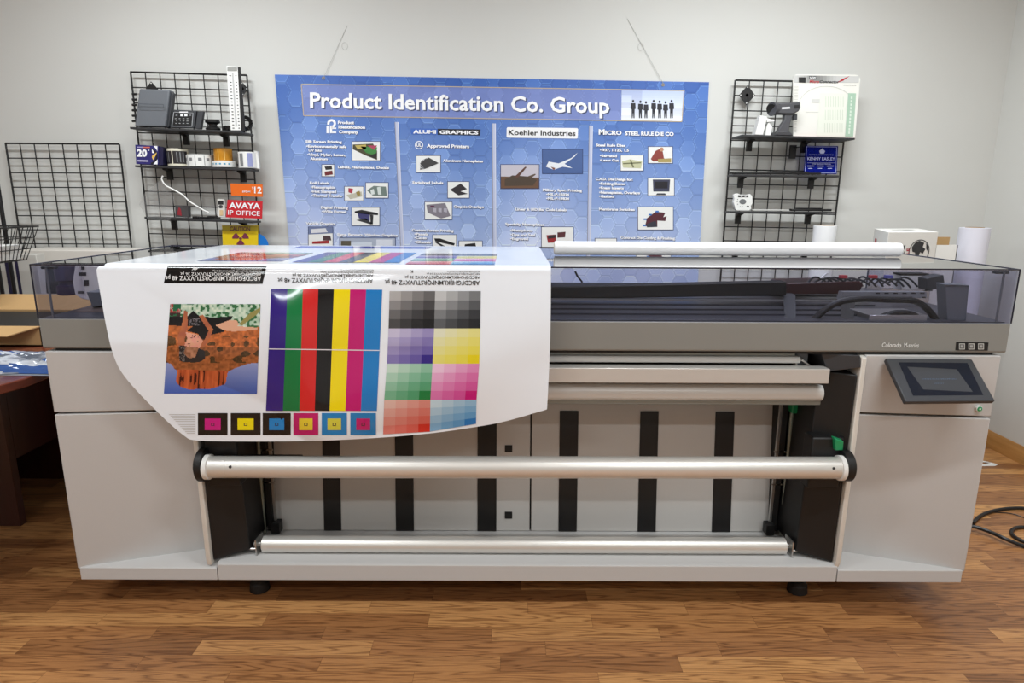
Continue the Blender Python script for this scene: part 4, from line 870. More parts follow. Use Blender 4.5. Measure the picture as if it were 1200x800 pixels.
def cylthing(name, lab, cat, sh, px0, px1, py0, h, back, grp=None, bands=(), m0=white, core=True, mats=None):
    Yf, z = base(sh, (px0+px1)/2, back); p, q = at(px0, py0, Y=Yf), at(px1, py0, Y=Yf); r = (q[0]-p[0])/2; c = (p[0]+r, Yf+r, z)
    rt = thing(name, lab, cat, c, grp); a = MB(); a.lathe(c, [(r*.94, 0), (r, .002), (r, h-.002), (r*.96, h), (r*.5, h), (r*.5, h-.01)], 36); a.build('roll', m0, rt)
    for (z0, z1, a0, a1, mm, nm) in bands:
        a = MB(); n = 14; vs = []; R_ = r+.0008
        for k in range(n+1):
            t = math.radians(a0+(a1-a0)*k/n); vs += [(c[0]+R_*math.cos(t), c[1]+R_*math.sin(t), z+z0), (c[0]+R_*math.cos(t), c[1]+R_*math.sin(t), z+z1)]
        a.add(vs, [[2*k, 2*k+2, 2*k+3, 2*k+1] for k in range(n)]); a.build(nm, mm, rt)
    return rt, c, r
blackl = mat('label_black', (38, 34, 36), .4); greyl = mat('label_grey', (130, 132, 134), .5); blul = mat('label_lilac', (150, 156, 200), .5)
cream = mat('cream_paper', (226, 220, 200), .6)
cylthing('label_roll', 'roll of black labels on cream paper, standing beside the blue carton', 'label roll', s2, 192, 215.5, 192, .089, .015, 'label rolls on the middle shelf', [(.012, .076, 185, 262, blackl, 'black_label'), (.012, .076, 268, 350, blackl, 'black_label')] + [(.02, .07, t, t+5, greyl, 'label_print') for t in (205, 222, 238, 288, 305, 322)], cream)
cylthing('label_roll', 'low wide roll of white labels in the middle of the middle shelf', 'label roll', s2, 213, 243.5, 193, .062, .012, 'label rolls on the middle shelf', [(.006, .056, t, t+2.5, greyl, 'label_print') for t in (196, 232, 272, 310, 342)] + [(.03+.0*t, .045, t, t+14, greyl, 'label_print') for t in (212, 246, 286, 320)])
amber = mat('amber_labels', (214, 146, 34), .4, noise=.3, nscale=60)
rt, c, r = cylthing('label_roll', 'flat white label roll lying under the amber roll', 'label roll', s2, 244.5, 271, 194, .034, .01, 'label rolls on the middle shelf', [(.014, .022, t, t+10, mat('label_blue', (90, 160, 190), .5), 'label_print') for t in (200, 222, 244, 266, 288, 310)])
zz = c[2]+.0345; cc = (c[0]-.004, c[1], zz); rt = thing('label_roll', 'amber roll standing on the flat white label roll', 'label roll', cc, 'label rolls on the middle shelf'); a = MB(); rr = r*.78; prof_ = []
n = 48
a.lathe(cc, [(rr*.97, 0), (rr, .002), (rr, .062), (rr*.96, .064), (rr*.5, .064)], 40); a.build('roll', amber, rt)
for t in (225, 262, 300):
    b_ = MB(); R_ = rr+.0008; vs = []
    for k in range(3):
        u = math.radians(t+k*1.6); vs += [(cc[0]+R_*math.cos(u), cc[1]+R_*math.sin(u), zz+.004), (cc[0]+R_*math.cos(u), cc[1]+R_*math.sin(u), zz+.06)]
    b_.add(vs, [[0, 2, 3, 1], [2, 4, 5, 3]]); b_.build('label_gap', mat('pale_amber', (236, 196, 110), .5), rt)
rt, c, r = cylthing('label_roll', 'tall white label roll at the right end of the middle shelf', 'label roll', s2, 276, 298, 196, .082, .01, 'label rolls on the middle shelf', [(.008, .074, 205, 222, greyl, 'label_print'), (.008, .074, 240, 262, greyl, 'label_print'), (.006, .076, 288, 318, blul, 'lilac_label')])
a, _, _2 = slabpx(MB(), s2, [(300.2, 196.6), (304, 196.8), (302, 176.5), (297.5, 175.6)], .05, .012); tag(a.build('label_stock', white), 'loose white label sheet beside the tall white label roll', 'label sheet')
# lowest left shelf: signs and small things
def sign(name, lab, cat, pts, Y, col, extra=None, m=None, th=.004, sub='lettering'):
    rt = thing(name, lab, cat, (at(*pts[0], Y=Y)[0]+.05, Y, min(at(x, y, Y=Y)[2] for x, y in pts)))
    MB().slab([at(x, y, Y=Y) for x, y in pts], (0, th, 0)).build('plate', m or mat(name+'_colour', col, .4), rt)
    if extra: a = MB(); extra(a, lambda x, y, e=0: at(x, y, Y=Y-.001-e)); a.build(sub, decal, rt)
    return rt
YSn = YW-.165
def e1(a, P): ink_text(a, P, '12', (298, 226.2), (8.6, .2), (0, -7.6), WH, .02); ink_text(a, P, '$', (295.3, 221.2), (1.9, 0), (0, -2.6), WH, 0); ink_text(a, P, 'EPDM', (284.2, 225.4), (9, .1), (0, -2), WH, .01)
sign('orange_sign', 'orange price sign reading 12 above the red sign', 'sign', [(271, 229.0), (307.8, 230.6), (307.6, 216), (269.8, 214.8)], YSn, (232, 108, 26), e1)
def e2(a, P): ink_text(a, P, 'AVAYA', (268.4, 243.6), (36.6, 1), (0, -6.6), WH, .03); ink_text(a, P, 'IP OFFICE', (267.2, 251.4), (37.4, 1.4), (0, -5.4), WH, .01)
sign('red_sign', 'red rectangular sign with white lettering on the lowest left shelf', 'sign', [(264.6, 254.5), (307, 256.2), (307.6, 235.8), (266.6, 234)], YSn, (204, 34, 46), e2)
def e3(a, P):
    ink_quad(a, P, [(260.4, 264.6), (302.2, 264.6), (302, 271), (260.2, 271)], (176, 156, 40), .0003); ink_text(a, P, 'CAUTION', (269.2, 270.2), (24, .2), (0, -4.8), (100, 50, 60), .03, .001)
    cx, cy = 281.8, 279.4; ink_poly(a, P, circ(cx, cy, 1.9, 1.5, 12)[::-1], (120, 46, 70), .001)
    for t in (-150, -30, 90):
        q_ = [(cx+2.8*math.cos(math.radians(t-30)), cy+2.3*math.sin(math.radians(t-30)))]+[(cx+9.8*math.cos(math.radians(t+d_)), cy+7.6*math.sin(math.radians(t+d_))) for d_ in (-30, -15, 0, 15, 30)]+[(cx+2.8*math.cos(math.radians(t+30)), cy+2.3*math.sin(math.radians(t+30)))]
        ink_poly(a, P, q_[::-1], (120, 46, 70), .001)
sign('caution_sign', 'yellow caution sign with a dark radiation symbol below the red sign', 'sign', [(262, 304), (302.4, 304), (302.2, 264), (260, 264)], YW-.125, (232, 200, 20), e3)
c = at(300, 288, Y=YW-.118); a = MB(); a.lathe((c[0], c[1], c[2]), [(.068, 0), (.068, .004)], 32, 1); tag(a.build('blue_disc', mat('blue_disc', (20, 120, 210), .4)), 'round blue sign peeking out behind the yellow caution sign', 'sign')
def e4(a, P): ink_quad(a, P, rect(255.4, 235, 261.8, 239.6), (40, 38, 40)); ink_quad(a, P, rect(257.4, 246, 261.4, 252.5), (226, 196, 150)); ink_poly(a, P, circ(258.6, 242, 2.6, 1.9, 12)[::-1], (60, 58, 62), .0006)
sign('small_package', 'small white blister pack just left of the red sign', 'package', [(255.6, 254), (264, 254.2), (263, 233.6), (254.6, 233)], YSn+.02, (230, 228, 222), e4, th=.012, sub='print')
a, Yf, dz = slabpx(MB(), s3, [(205.5, 253.6), (220.6, 254.4), (220.4, 240.6), (205.2, 240)], .02, .03); pk = tag(a.build('dark_pouch', mat('dark_pouch', (74, 72, 74), .5)), 'small dark packet with a red corner on the lowest left shelf', 'packet')
a = MB(); Pn = lambda x, y, e=0: at(x, y, Y=Yf-.001-e)+np.array((0, 0, dz)); ink_poly(a, Pn, [(207, 251), (213, 252.4), (212, 245), (209.6, 242)][::-1], (150, 40, 52), 0)
o = a.build('red_patch', decal, pk)
# clear pouch with white strap
a = MB(); Yp = YW-.18
a.slab([at(x, y, Y=Yp) for x, y in ((173, 256), (199, 260), (204, 232), (189, 209), (168, 228), (163, 240))], (0, .004, 0)); rt = a.build('clear_bag', clearp); tag(rt, 'crumpled clear plastic bag hanging at the left of the lowest left shelf', 'bag')
a = MB(); pts = [at(x, y, Y=Yp-.01) for x, y in ((191, 206), (189.5, 210), (194, 217), (203, 222), (212, 227), (216, 230), (222, 236), (230, 241), (239, 246.5), (245, 249))]
a.path(smooth_pts(pts, 4), .004, 8); tag(a.build('white_strap', white), 'twisted white strip hanging diagonally above the lowest left shelf', 'strap')
a = MB(); z = base(s3, 240)[1]; x0 = at(226, 252, Y=1.66)[0]
for k, (w_, h_) in enumerate(((.03, .012), (.05, .01), (.045, .014), (.02, .008))): a.box((x0+k*.04, 1.65, z), (x0+k*.04+w_, 1.68, z+h_))
tag(a.build('clamp_parts', black, bevel=.002), 'low black metal clip lying in the middle of the lowest left shelf', 'clip')
p = at(236, 292, Y=YW-.12); a = MB(); a.box((p[0]-.075, YW-.16, .85), (p[0]+.085, YW-.06, p[2]-.004)); a.box((p[0]-.06, YW-.15, p[2]-.004), (p[0]+.06, YW-.07, p[2]+.018)); tag(a.build('small_parts_box', mat('dark_box', (84, 70, 74), .5), bevel=.002), 'dark small parts box behind the print, left of the caution sign', 'box')

# right grid shelf contents
charc = mat('charcoal_plastic', (76, 76, 80), .45)
rt = thing('handheld_scanner', 'charcoal handheld scanner gun standing on the top right shelf', 'scanner', (at(918, 156, Y=1.6)[0], 1.64, base(s4, 915)[1]))
Yf, zb4 = base(s4, 915, .012); G_ = lambda x, y, Y=Yf: at(x, y, Y=Y)
zs = zb4-G_(918, 156.5)[2]
def g(x, y, dY=0): return at(x, y, Y=Yf+dY)+np.array((0, 0, zs))
MB().slab([g(908, 130.5), g(919, 131.4), g(930, 131.6), g(936.5, 128), g(938.8, 124), g(938.6, 117.3), g(925, 118), g(909, 118.5)], (0, .055, 0)).build('scanner_head', charc, rt, bevel=.006)
a = MB(); q0 = g(906.5, 125.3, .0275); a.path([q0+np.array((-.014, -.012, -.004)), q0+np.array((.0, -.006, -.002)), q0+np.array((.02, 0, 0))], .03, 28, radii=[.034, .033, .029]); nz = a.build('nozzle', charc, rt)
a = MB(); a.path([q0+np.array((-.0152, -.0128, -.0045)), q0+np.array((-.0145, -.0122, -.004))], .027, 28); a.build('lens', matblack, nz)
MB().slab([g(920, 131, .01), g(930.5, 131, .01), g(927, 140, .01), g(925, 150, .01), g(923, 155, .01), g(911, 154, .01), g(914, 147, .01), g(919.5, 139, .01)], (0, .035, 0)).build('grip', charc, rt, bevel=.004)
MB().slab([g(909, 156.4, -.005), g(930, 156.8, -.005), g(926, 152.4, -.01), g(911, 151.6, -.01)], (0, .07, 0)).build('stand_foot', charc, rt, bevel=.003)
MB().slab([g(930, 139, .015), g(934.5, 138, .015), g(934.8, 132, .015), g(930, 131, .015)], (0, .02, 0)).build('trigger', dgrey, rt, bevel=.002)
a = MB(); Pn = lambda x, y, e=0: g(x, y, -.001-e); ink_quad(a, Pn, [(916.4, 123.6), (926, 123), (926, 125.4), (916.4, 126)], (214, 214, 216), 0); ink_quad(a, Pn, [(931, 121), (937, 120.8), (937, 125), (931, 125.2)], (30, 30, 32), 0); a.build('scanner_markings', decal, rt)
rt = thing('white_bracket', 'white folded plastic holder left of the scanner', 'holder', (at(895, 156, Y=1.6)[0], 1.63, base(s4, 890)[1]))
zs = base(s4, 893, .01)[1]-at(890, 155.6, Y=base(s4, 893, .01)[0])[2]; Yf = base(s4, 893, .01)[0]
MB().slab([g(885, 155.6), g(894.5, 156), g(899.4, 134.5), g(891.5, 132.8)], (0, .05, 0)).build('upright', white, rt, bevel=.002)
MB().slab([g(898.6, 135.8), g(908.5, 139), g(907, 140.4), g(899, 141)], (0, .05, 0)).build('top_lip', white, rt, bevel=.002)
MB().slab([g(897, 156.4), g(903.5, 156.6), g(905.4, 146), g(901, 141.5), g(899, 146)], (0, .04, 0)).build('lower_loop', white, rt, bevel=.002)
# clear-backed card pack
rt = thing('carded_template', 'large white carded template pack leaning at the right end of the top right shelf', 'card', (at(965, 158, Y=1.6)[0], 1.7, base(s4, 965)[1]))
Yf, z = base(s4, 960, .085); zs = z-at(932, 156, Y=Yf)[2]+.001
MB().slab([g(930, 156), g(1002.5, 157.2), g(1008.6, 87), g(1006.5, 83.3), (g(1003, 82.3)), g(934, 81.8), g(931, 83.5), g(930, 88)], (0, .008, 0)).build('card', mat('card_white', (238, 237, 230), .4), rt)
a = MB(); Pn = lambda x, y, e=0: g(x, y, -.001-e)
ink_quad(a, Pn, [(931, 83), (1007.6, 84), (1007, 91.6), (931, 91.6)], None, .0002, 20, 1, lambda u, v: tuple(np.array((204, 204, 202))-(70*math.exp(-((u-.35)/.2)**2))))
ink_quad(a, Pn, [(936.5, 85.2), (944.8, 85.4), (944.4, 91.8), (936.5, 91.4)], (30, 30, 32), .0006); ink_text(a, Pn, 'NEW', (949.6, 87), (7, .1), (0, -2.4), (250, 250, 250), .02, .0008); ink_quad(a, Pn, [(948.6, 83.8), (957, 84), (957, 87.8), (948.6, 87.5)], (70, 70, 72), .0006)
ink_text(a, Pn, 'Micro', (949.2, 91.8), (11, .2), (.8, -3.2), (196, 36, 50), .02, .0008); ink_text(a, Pn, 'Connector', (960.6, 91.9), (23, .2), (.8, -3.0), (30, 28, 30), .03, .0008)
ink_poly(a, Pn, [(982, 91.6), (987, 87.6), (996.5, 83.6), (988.6, 89.4)][::-1], (180, 40, 50), .0008)
ink_text(a, Pn, 'TEMPLATE GUIDE', (988, 95), (16, .2), (0, -1.1), (90, 90, 90), 0, .0008)
for k in range(26):
    y = 94+k*2.4
    if y < 150: ink_quad(a, Pn, rect(931, y, 936.4-(k*.12), y+.6), (200, 198, 192), .0004)
for r0 in (25,):
    for k in range(24):
        t0, t1 = math.radians(-165+k*5.2), math.radians(-165+(k+1)*5.2); f = lambda t, r_: (969+r_*1.32*math.cos(t), 121+r_*math.sin(t)); ink_poly(a, Pn, [f(t0, r0), f(t1, r0), f(t1, r0+.35), f(t0, r0+.35)], (190, 190, 186), .0006)
ink_quad(a, Pn, [(962, 104), (993, 104.6), (990.5, 155), (957.4, 154.6)], (232, 236, 224), .0008)
ink_quad(a, Pn, [(994.6, 104), (1003.8, 104.2), (1000.4, 155.4), (991, 155)], (170, 200, 178), .0010)
for j in range(3):
    for k in range(8): ink_quad(a, Pn, rect(968+k*2.9-j*.6, 108+j*15.5, 968.7+k*2.9-j*.6, 120+j*15.2), (208, 216, 200), .0012)
for k in range(11): ink_quad(a, Pn, rect(997.6-k*.3, 108+k*4.1, 999.6-k*.3, 110.8+k*4.1), (214, 228, 214), .0014)
ink_quad(a, Pn, rect(945, 126, 960, 126.3), (206, 206, 202), .0004); ink_quad(a, Pn, rect(952, 111, 961.6, 115), (212, 212, 208), .0004)
a.build('printed_face', decal, rt)
MB().slab([g(935, 157.3, -.03), g(1001.5, 158.4, -.05), g(1003.4, 156.9, -.01), g(933, 154.6, -.01)], (0, .02, 0)).build('red_base', mat('dark_red_card', (150, 24, 34), .4), rt)
# blue plaque hanging on the grid
def e5(a, P):
    W_ = (196, 200, 236)
    for q_ in ([(945.2, 171.6), (980.8, 172), (980.8, 172.4), (945.2, 172)], [(943.2, 202.2), (979.6, 202.4), (979.6, 202.8), (943.2, 202.6)], [(945, 172), (945.4, 172), (943.6, 202.4), (943.2, 202.4)], [(980.4, 172), (980.8, 172), (979.6, 202.4), (979.2, 202.4)]): ink_quad(a, P, q_, W_, .0002)
    ink_poly(a, P, [(960, 177), (963.4, 173.6), (967, 177), (965.6, 179.8), (961.2, 179.8)][::-1], W_, .0002)
    ink_text(a, P, 'PLYWOOD DISTRIBUTION INC', (948.5, 181.8), (28, .1), (0, -1.0), W_, .02, .0002); ink_text(a, P, 'KENNY EASLEY', (946.2, 187.4), (32.4, .3), (0, -3.4), W_, .02, .0002); ink_text(a, P, 'THE REASON SIGNAL', (952, 192.6), (22, .1), (0, -1.2), W_, .02, .0002)
    ink_quad(a, P, rect(946, 190.6, 978.6, 190.9), W_, .0002)
    for k in range(3): ink_quad(a, P, rect(946+k*11.5, 194, 954+k*11.5, 195), W_, .0002); ink_quad(a, P, rect(947+k*11.5, 197, 952+k*11.5, 197.6), W_, .0002)
rt = sign('blue_plaque', 'translucent blue nameplate with pale lettering on the right wire grid', 'sign', [(942.4, 203.2), (980.4, 203.8), (982.2, 171), (944.4, 170.6)], YW-.10, (40, 50, 170), e5, bluep, .006)
# flat black items on lower shelves
z = base(s5, 900)[1]; p, q = at(856, 202, Y=1.66), at(962, 202, Y=1.66); a = MB(); a.box((p[0], 1.655, z), (q[0], 1.69, z+.009)); a.path([(p[0]+.2, 1.672, z+.008), (p[0]+.3, 1.672, z+.017), (p[0]+.42, 1.672, z+.009)], .006, 8); tag(a.build('flat_bar', black, bevel=.002), 'long flat black bar lying on the middle right shelf', 'bar')
z = base(s6, 900)[1]; p, q = at(882, 245, Y=1.66), at(925, 245, Y=1.66); a = MB(); a.box((p[0], 1.655, z), (q[0], 1.69, z+.007)); tag(a.build('pale_strip', mat('pale_strip', (200, 200, 196), .5), bevel=.002), 'thin pale strip lying on the lowest right shelf', 'strip')
p, q = at(927, 245, Y=1.66), at(974, 245, Y=1.66); a = MB(); a.box((p[0], 1.65, z), (q[0], 1.69, z+.011)); a.box((p[0]+.03, 1.655, z+.011), (q[0]-.05, 1.68, z+.017)); tag(a.build('black_tool', black, bevel=.003), 'slim black tool case lying at the right of the lowest right shelf', 'case')
rt = thing('white_gauge', 'small notched white gauge with a grey dial on the lowest right shelf', 'gauge', (at(870, 246, Y=1.6)[0], 1.65, base(s6, 870)[1]))
Yf, z = base(s6, 870, .015); zs = z-at(868, 247, Y=Yf)[2]
MB().slab([g(x, y) for x, y in ((861.5, 245), (863.4, 247), (878, 247), (880.6, 244.6), (880, 241.5), (882, 238.4), (881.6, 229.8), (879, 227.4), (876.5, 228.4), (867, 228), (864.5, 226.6), (861, 227.4), (859.8, 229.6), (860.6, 233), (859.4, 237), (860.8, 241))], (0, .025, 0)).build('gauge_body', white, rt, bevel=.002)
a = MB(); Pn = lambda x, y, e=0: g(x, y, -.001-e); ink_poly(a, Pn, circ(870.4, 236.4, 4, 3.1, 20)[::-1], (110, 112, 114), .0002); ink_quad(a, Pn, rect(865, 228.8, 877, 231.2), (40, 40, 42), .0002); ink_quad(a, Pn, rect(868, 229.2, 870, 230.8), (200, 200, 200), .0005); ink_quad(a, Pn, rect(872.5, 229.2, 874.5, 230.8), (200, 200, 200), .0005); ink_poly(a, Pn, circ(876.4, 242, 1.4, 1.1, 12)[::-1], (40, 40, 42), .0002)
for x, y in ((863.6, 236.2), (864, 233.4), (864, 239), (867, 241.8), (870, 242)): ink_quad(a, Pn, rect(x, y, x+.9, y+.8), (90, 90, 92), .0002)
a.build('dial_face', decal, rt)
a = MB(); p = at(929, 178, Y=YW-.045); a.box((p[0]-.017, YW-.05, p[2]-.035), (p[0]+.017, YW-.038, p[2]+.035)); a.cyl((p[0], YW-.05, p[2]+.02), (p[0]+.03, YW-.06, p[2]+.025), .003, 8); tag(a.build('grid_hook', black, bevel=.002), 'lone black hook bracket hung on the right wire grid beside the blue plaque', 'hook')

# ================================================================== things standing behind the printer, right
def standing_roll(px0, px1, pyt, Y, lab, m, hollow=False):
    p, q = at(px0, pyt, Y=Y), at(px1, pyt, Y=Y); r = (q[0]-p[0])/2; c = (p[0]+r, Y, 0); r *= .88; h = p[2]
    rt = thing('media_roll', lab, 'roll', c, 'rolls behind the printer'); a = MB(); a.lathe(c, [(r, 0), (r, h-.002), (r-.004, h), (.042, h), (.042, h-.05)], 40); a.build('rolled_media', m, rt)
    a = MB(); a.lathe(c, [(.0415, .01), (.0415, h+.002), (.037, h+.002), (.037, h-.10)], 28); a.build('core', mat('core_kraft', (170, 140, 100), .7), rt)
vinylw = mat('violet_white', (226, 226, 238), .4)
standing_roll(1124.5, 1160.5, 266.5, 1.42, 'tall white media roll standing on end by the right wall', vinylw)
standing_roll(952.5, 982, 264, 1.45, 'white media roll standing behind the lying vinyl roll', film)
# open white carton between
p, q = at(1096, 292, Y=1.30), at(1122, 292, Y=1.30); zt_ = at(1110, 287, Y=1.30)[2]; zb_ = at(1110, 277.5, Y=1.37)[2]
rt = thing('open_carton', 'tall open white carton with kraft inside, beside the tall white roll', 'box', ((p[0]+q[0])/2, 1.335, 0)); a = MB(); t = .004; x0, x1 = p[0], q[0]
a.box((x0, 1.30, 0), (x1, 1.30+t, zt_)).box((x0, 1.30, 0), (x0+t, 1.37, zt_)).box((x1-t, 1.30, 0), (x1, 1.37, zt_)).box((x0, 1.37-t, 0), (x1, 1.37, zt_)); a.build('carton_walls', white, rt)
MB().box((x0+t, 1.36, .9), (x1-t, 1.3655, zb_)).box((x0+t, 1.30+t, 0), (x1-t, 1.36, .01)).build('kraft_lining', cardb, rt)
# printed white carton on a stack
ZCB = 1.185
c4 = [at(x, y, Z=ZCB) for x, y in ((1018.5, 266), (1041.5, 272), (1099.6, 271.8), (1073, 264.4))]
ctr = sum(c4)/4; fl, fr, bk = c4[1], c4[2], c4[0]
dirx = fr-fl; wx = np.linalg.norm(dirx); dirx /= wx; diry = bk-fl; wy = min(np.linalg.norm(diry), .42); diry /= np.linalg.norm(diry)
c4 = [fl, fr, fr+diry*wy, fl+diry*wy]
hh = .24; rt = thing('printed_carton', 'white cardboard box with a black globe print standing behind the printer', 'box', (ctr[0], ctr[1], ZCB-hh))
MB().hexa([p-np.array((0, 0, hh)) for p in c4], c4).build('carton', mat('carton_white', (226, 225, 220), .6), rt, bevel=.001)
nf = np.cross(dirx, np.array((0, 0, 1.))); nf = nf if nf[1] < 0 else -nf
def CF(u, v, e=0): return fl+dirx*(u*wx)+np.array((0, 0, -v*wx))+nf*(.001+e)
a = MB()
def pol(pts, c, e=0): a.ink(c); a.add([CF(x, y, e) for x, y in pts][::-1], [list(range(len(pts)))])
for k in range(30):
    t0, t1 = 2*math.pi*k/30, 2*math.pi*(k+1)/30; pol([(.66+.21*math.cos(t0), .34+.21*math.sin(t0)), (.66+.21*math.cos(t1), .34+.21*math.sin(t1)), (.66+.195*math.cos(t1), .34+.195*math.sin(t1)), (.66+.195*math.cos(t0), .34+.195*math.sin(t0))], (40, 40, 42))
pol([(.50, 0.260), (.56, 0.180), (.64, 0.150), (.74, 0.190), (.72, 0.260), (.78, 0.300), (.74, 0.380), (.68, 0.350), (.66, 0.440), (.6, 0.460), (.58, 0.360), (.52, 0.340)], (36, 36, 38), .0004); pol([(.78, 0.200), (.83, 0.240), (.84, 0.340), (.8, 0.300)], (36, 36, 38), .0004); pol([(.62, 0.480), (.72, 0.450), (.74, 0.510), (.66, 0.530)], (36, 36, 38), .0004)
def vtxt(s_, u, v, L_, H_, c):
    vs, fs = text_geo(s_, .03); x0, x1 = vs[:, 0].min(), vs[:, 0].max(); a.ink(c); a.add([CF(u+p[1]/.7*(-H_)*-1*-1 + H_, v-(p[0]-x0)/(x1-x0)*L_, .0006) for p in vs], [f[::-1] for f in fs])
vtxt('PURE &', .30, .62, .40, .06, (40, 40, 42)); vtxt('SIMPLE', .40, .62, .34, .05, (170, 30, 50))
a.build('carton_print', decal, rt); a = MB()
# side print
def CS(u, v, e=0): return fl+diry*(wy*u)+np.array((0, 0, -v*wx))-dirx*(.001+e)
a.ink((40, 40, 42)); a.add([CS(.3, .62), CS(.62, .62), CS(.5, .22)], [[0, 1, 2]]); a.ink((180, 40, 60)); a.add([CS(.72, .34), CS(.86, .34), CS(.86, .18), CS(.72, .18)], [[0, 1, 2, 3]])
a.build('side_print', decal, rt); a = MB()
def CT(u, v, e=0): return fl+dirx*(u*wx)+diry*(v*wy)+np.array((0, 0, .001))
a.ink((196, 196, 192)); a.add([CT(.25, .5), CT(.7, .5), CT(.7, .62), CT(.25, .62)], [[0, 1, 2, 3]]); a.ink((180, 180, 176)); a.add([CT(.4, .28), CT(.66, .28), CT(.66, .38), CT(.4, .38)], [[0, 1, 2, 3]])
a.build('top_print', decal, rt)
lo = [p*np.array((1, 1, 0)) for p in c4]; hi = [np.array((p[0], p[1], ZCB-hh-.002)) for p in c4]; tag(MB().hexa(lo, hi).build('carton_stack', mat('plain_carton', (190, 182, 168), .7), bevel=.002), 'tall plain carton under the printed globe box, mostly hidden by the printer', 'box')

# ================================================================== left side: desk and things on it
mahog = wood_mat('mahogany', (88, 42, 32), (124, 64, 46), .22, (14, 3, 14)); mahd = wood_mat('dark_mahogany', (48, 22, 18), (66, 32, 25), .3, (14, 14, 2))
ZD = .75
cur = [at(x, y, Z=ZD) for x, y in ((-110, 478), (-60, 467), (0, 451), (30, 443), (56, 433), (75, 424))]
outl = [(p[0], p[1]) for p in cur]; outl = [(float(x), float(y)) for x, y in outl]
outl += [(outl[-1][0]-.03, .62), (outl[-1][0]-.08, 1.1), (-3.4, 1.1), (-3.4, outl[0][1]-.05)]
rt = thing('office_desk', 'dark mahogany desk with a curved end, left of the printer', 'desk', (-2.4, .5, 0))
MB().prism(outl[::-1], 2, ZD-.03, ZD).build('desk_top', [mahog], rt, bevel=.004)
lx = at(24.5, 616.5, Z=0)
MB().box((-3.2, lx[1], 0), (lx[0], lx[1]+.035, ZD-.03)).build('leg_panel', mahd, rt, bevel=.002)
MB().box((-3.2, 1.0, .0), (-1.70, 1.03, ZD-.03)).build('modesty_panel', mahd, rt, bevel=.002)
MB().box((lx[0]-.035, lx[1]+.035, 0.28), (lx[0], 1.0, ZD-.03)).build('side_support', mahd, rt)
# cardboard box
rt = thing('cardboard_box', 'open brown cardboard box with black packing on the desk', 'box', (-1.95, .75, ZD))
bx0, bx1, by0, by1 = -2.35, at(50, 400, Y=.55)[0], .55, .95; bz = at(30, 383, Y=.55)[2]; t = .006
a = MB(); a.box((bx0, by0, ZD), (bx1, by0+t, bz)).box((bx0, by1-t, ZD), (bx1, by1, bz)).box((bx0, by0, ZD), (bx0+t, by1, bz)).box((bx1-t, by0, ZD), (bx1, by1, bz)).box((bx0, by0, ZD), (bx1, by1, ZD+t)); a.build('box_walls', cardb, rt)
zf = at(20, 345, Y=1.02)[2]; MB().slab([(bx0, by1, bz), (bx1+.03, by1, bz), (bx1+.02, by1+.08, zf), (bx0, by1+.08, zf)], (0, .005, 0)).build('back_flap', cardb, rt)
MB().slab([(bx0, by0, bz), (bx1-.0, by0, bz), (bx1-.08, by0-.07, bz-.025), (bx0, by0-.07, bz-.02)], (0, .0, .004)).build('front_flap', cardb, rt)
MB().box((bx0+t, by0+.02, ZD+.01), (bx1-t, by1-.02, bz-.006)).build('black_packing', matblack, rt)
# plastic bag with blue print
a = MB(); cx, cy = at(20, 418, Z=ZD+.03)[:2]; n = 72; vs = []; 
bagc = []
def baghp(u, v):
    e = max(abs(u), abs(v)); return .034*max(0, (1-e**4))*(.45+.6*vn(u*3+4, v*3+2)+.7*abs(vn(u*6, v*8)-.5)+.35*abs(vn(u*13+3, v*15)-.5))+.001
for sgn in (0,):
    for j in range(n+1):
        for i in range(n+1):
            u, v = i/n*2-1, j/n*2-1; vs.append((cx+u*.24+.02*vn(v*3, 1), cy+v*.13+.02*vn(u*3, 7), ZD+.002+baghp(u, v)))
k0 = len(vs)
fs = []; 
for j in range(n):
    for i in range(n): fs.append((i, j))
a.v += vs
for (i, j) in fs:
    q_ = .7*vn(i*.09+3, j*.16)+.3*vn(i*.35, j*.4+9); k3 = max(0, min(1, (q_-.3)*3)); c = tuple(np.array((92, 98, 110))*(1-k3)+np.array((186, 190, 198))*k3); c = (52, 82, 138) if vn(i*.07+11, j*.2+5) > .62 else c; k = j*(n+1)+i
    a.f.append([k, k+1, k+n+2, k+n+1]); a.m.append(0); a.c.append(lin(c))
a.ink((150, 152, 158)); a.add([(cx-.24, cy-.13, ZD+.001), (cx+.24, cy-.13, ZD+.001), (cx+.24, cy+.13, ZD+.001), (cx-.24, cy+.13, ZD+.001)], [[3, 2, 1, 0]])
tag(a.build('plastic_bag', gloss_print, ang=20), 'crinkled silver plastic bag with blue print lying on the desk', 'bag')
# white board with dark blue stripes behind
Yb = 1.32; a = MB(); pts = [(2, 352), (52, 352), (36, 268), (-16, 268)]
rt = thing('striped_panel', 'white upright display carton with two dark blue stripes behind the desk', 'display carton', (-2.5, 1.28, 0))
x0, x1 = at(0, 352, Y=Yb)[0]-.1, at(50, 352, Y=Yb)[0]; zt_ = at(20, 298, Y=Yb)[2]
MB().box((x0-.25, Yb, 0), (x1, Yb+.06, zt_)).build('carton', mat('dull_white', (205, 202, 195), .6), rt, bevel=.002)
a = MB()
for xa, wd in ((at(13, 330, Y=Yb)[0], .034), (at(22.5, 330, Y=Yb)[0], .016)): a.ink((28, 24, 62)); a.add([(xa-wd/2, Yb-.0008, .2), (xa+wd/2, Yb-.0008, .2), (xa+wd/2, Yb-.0008, zt_-.005), (xa-wd/2, Yb-.0008, zt_-.005)], [[0, 1, 2, 3]])
a.build('blue_stripe', decal, rt)
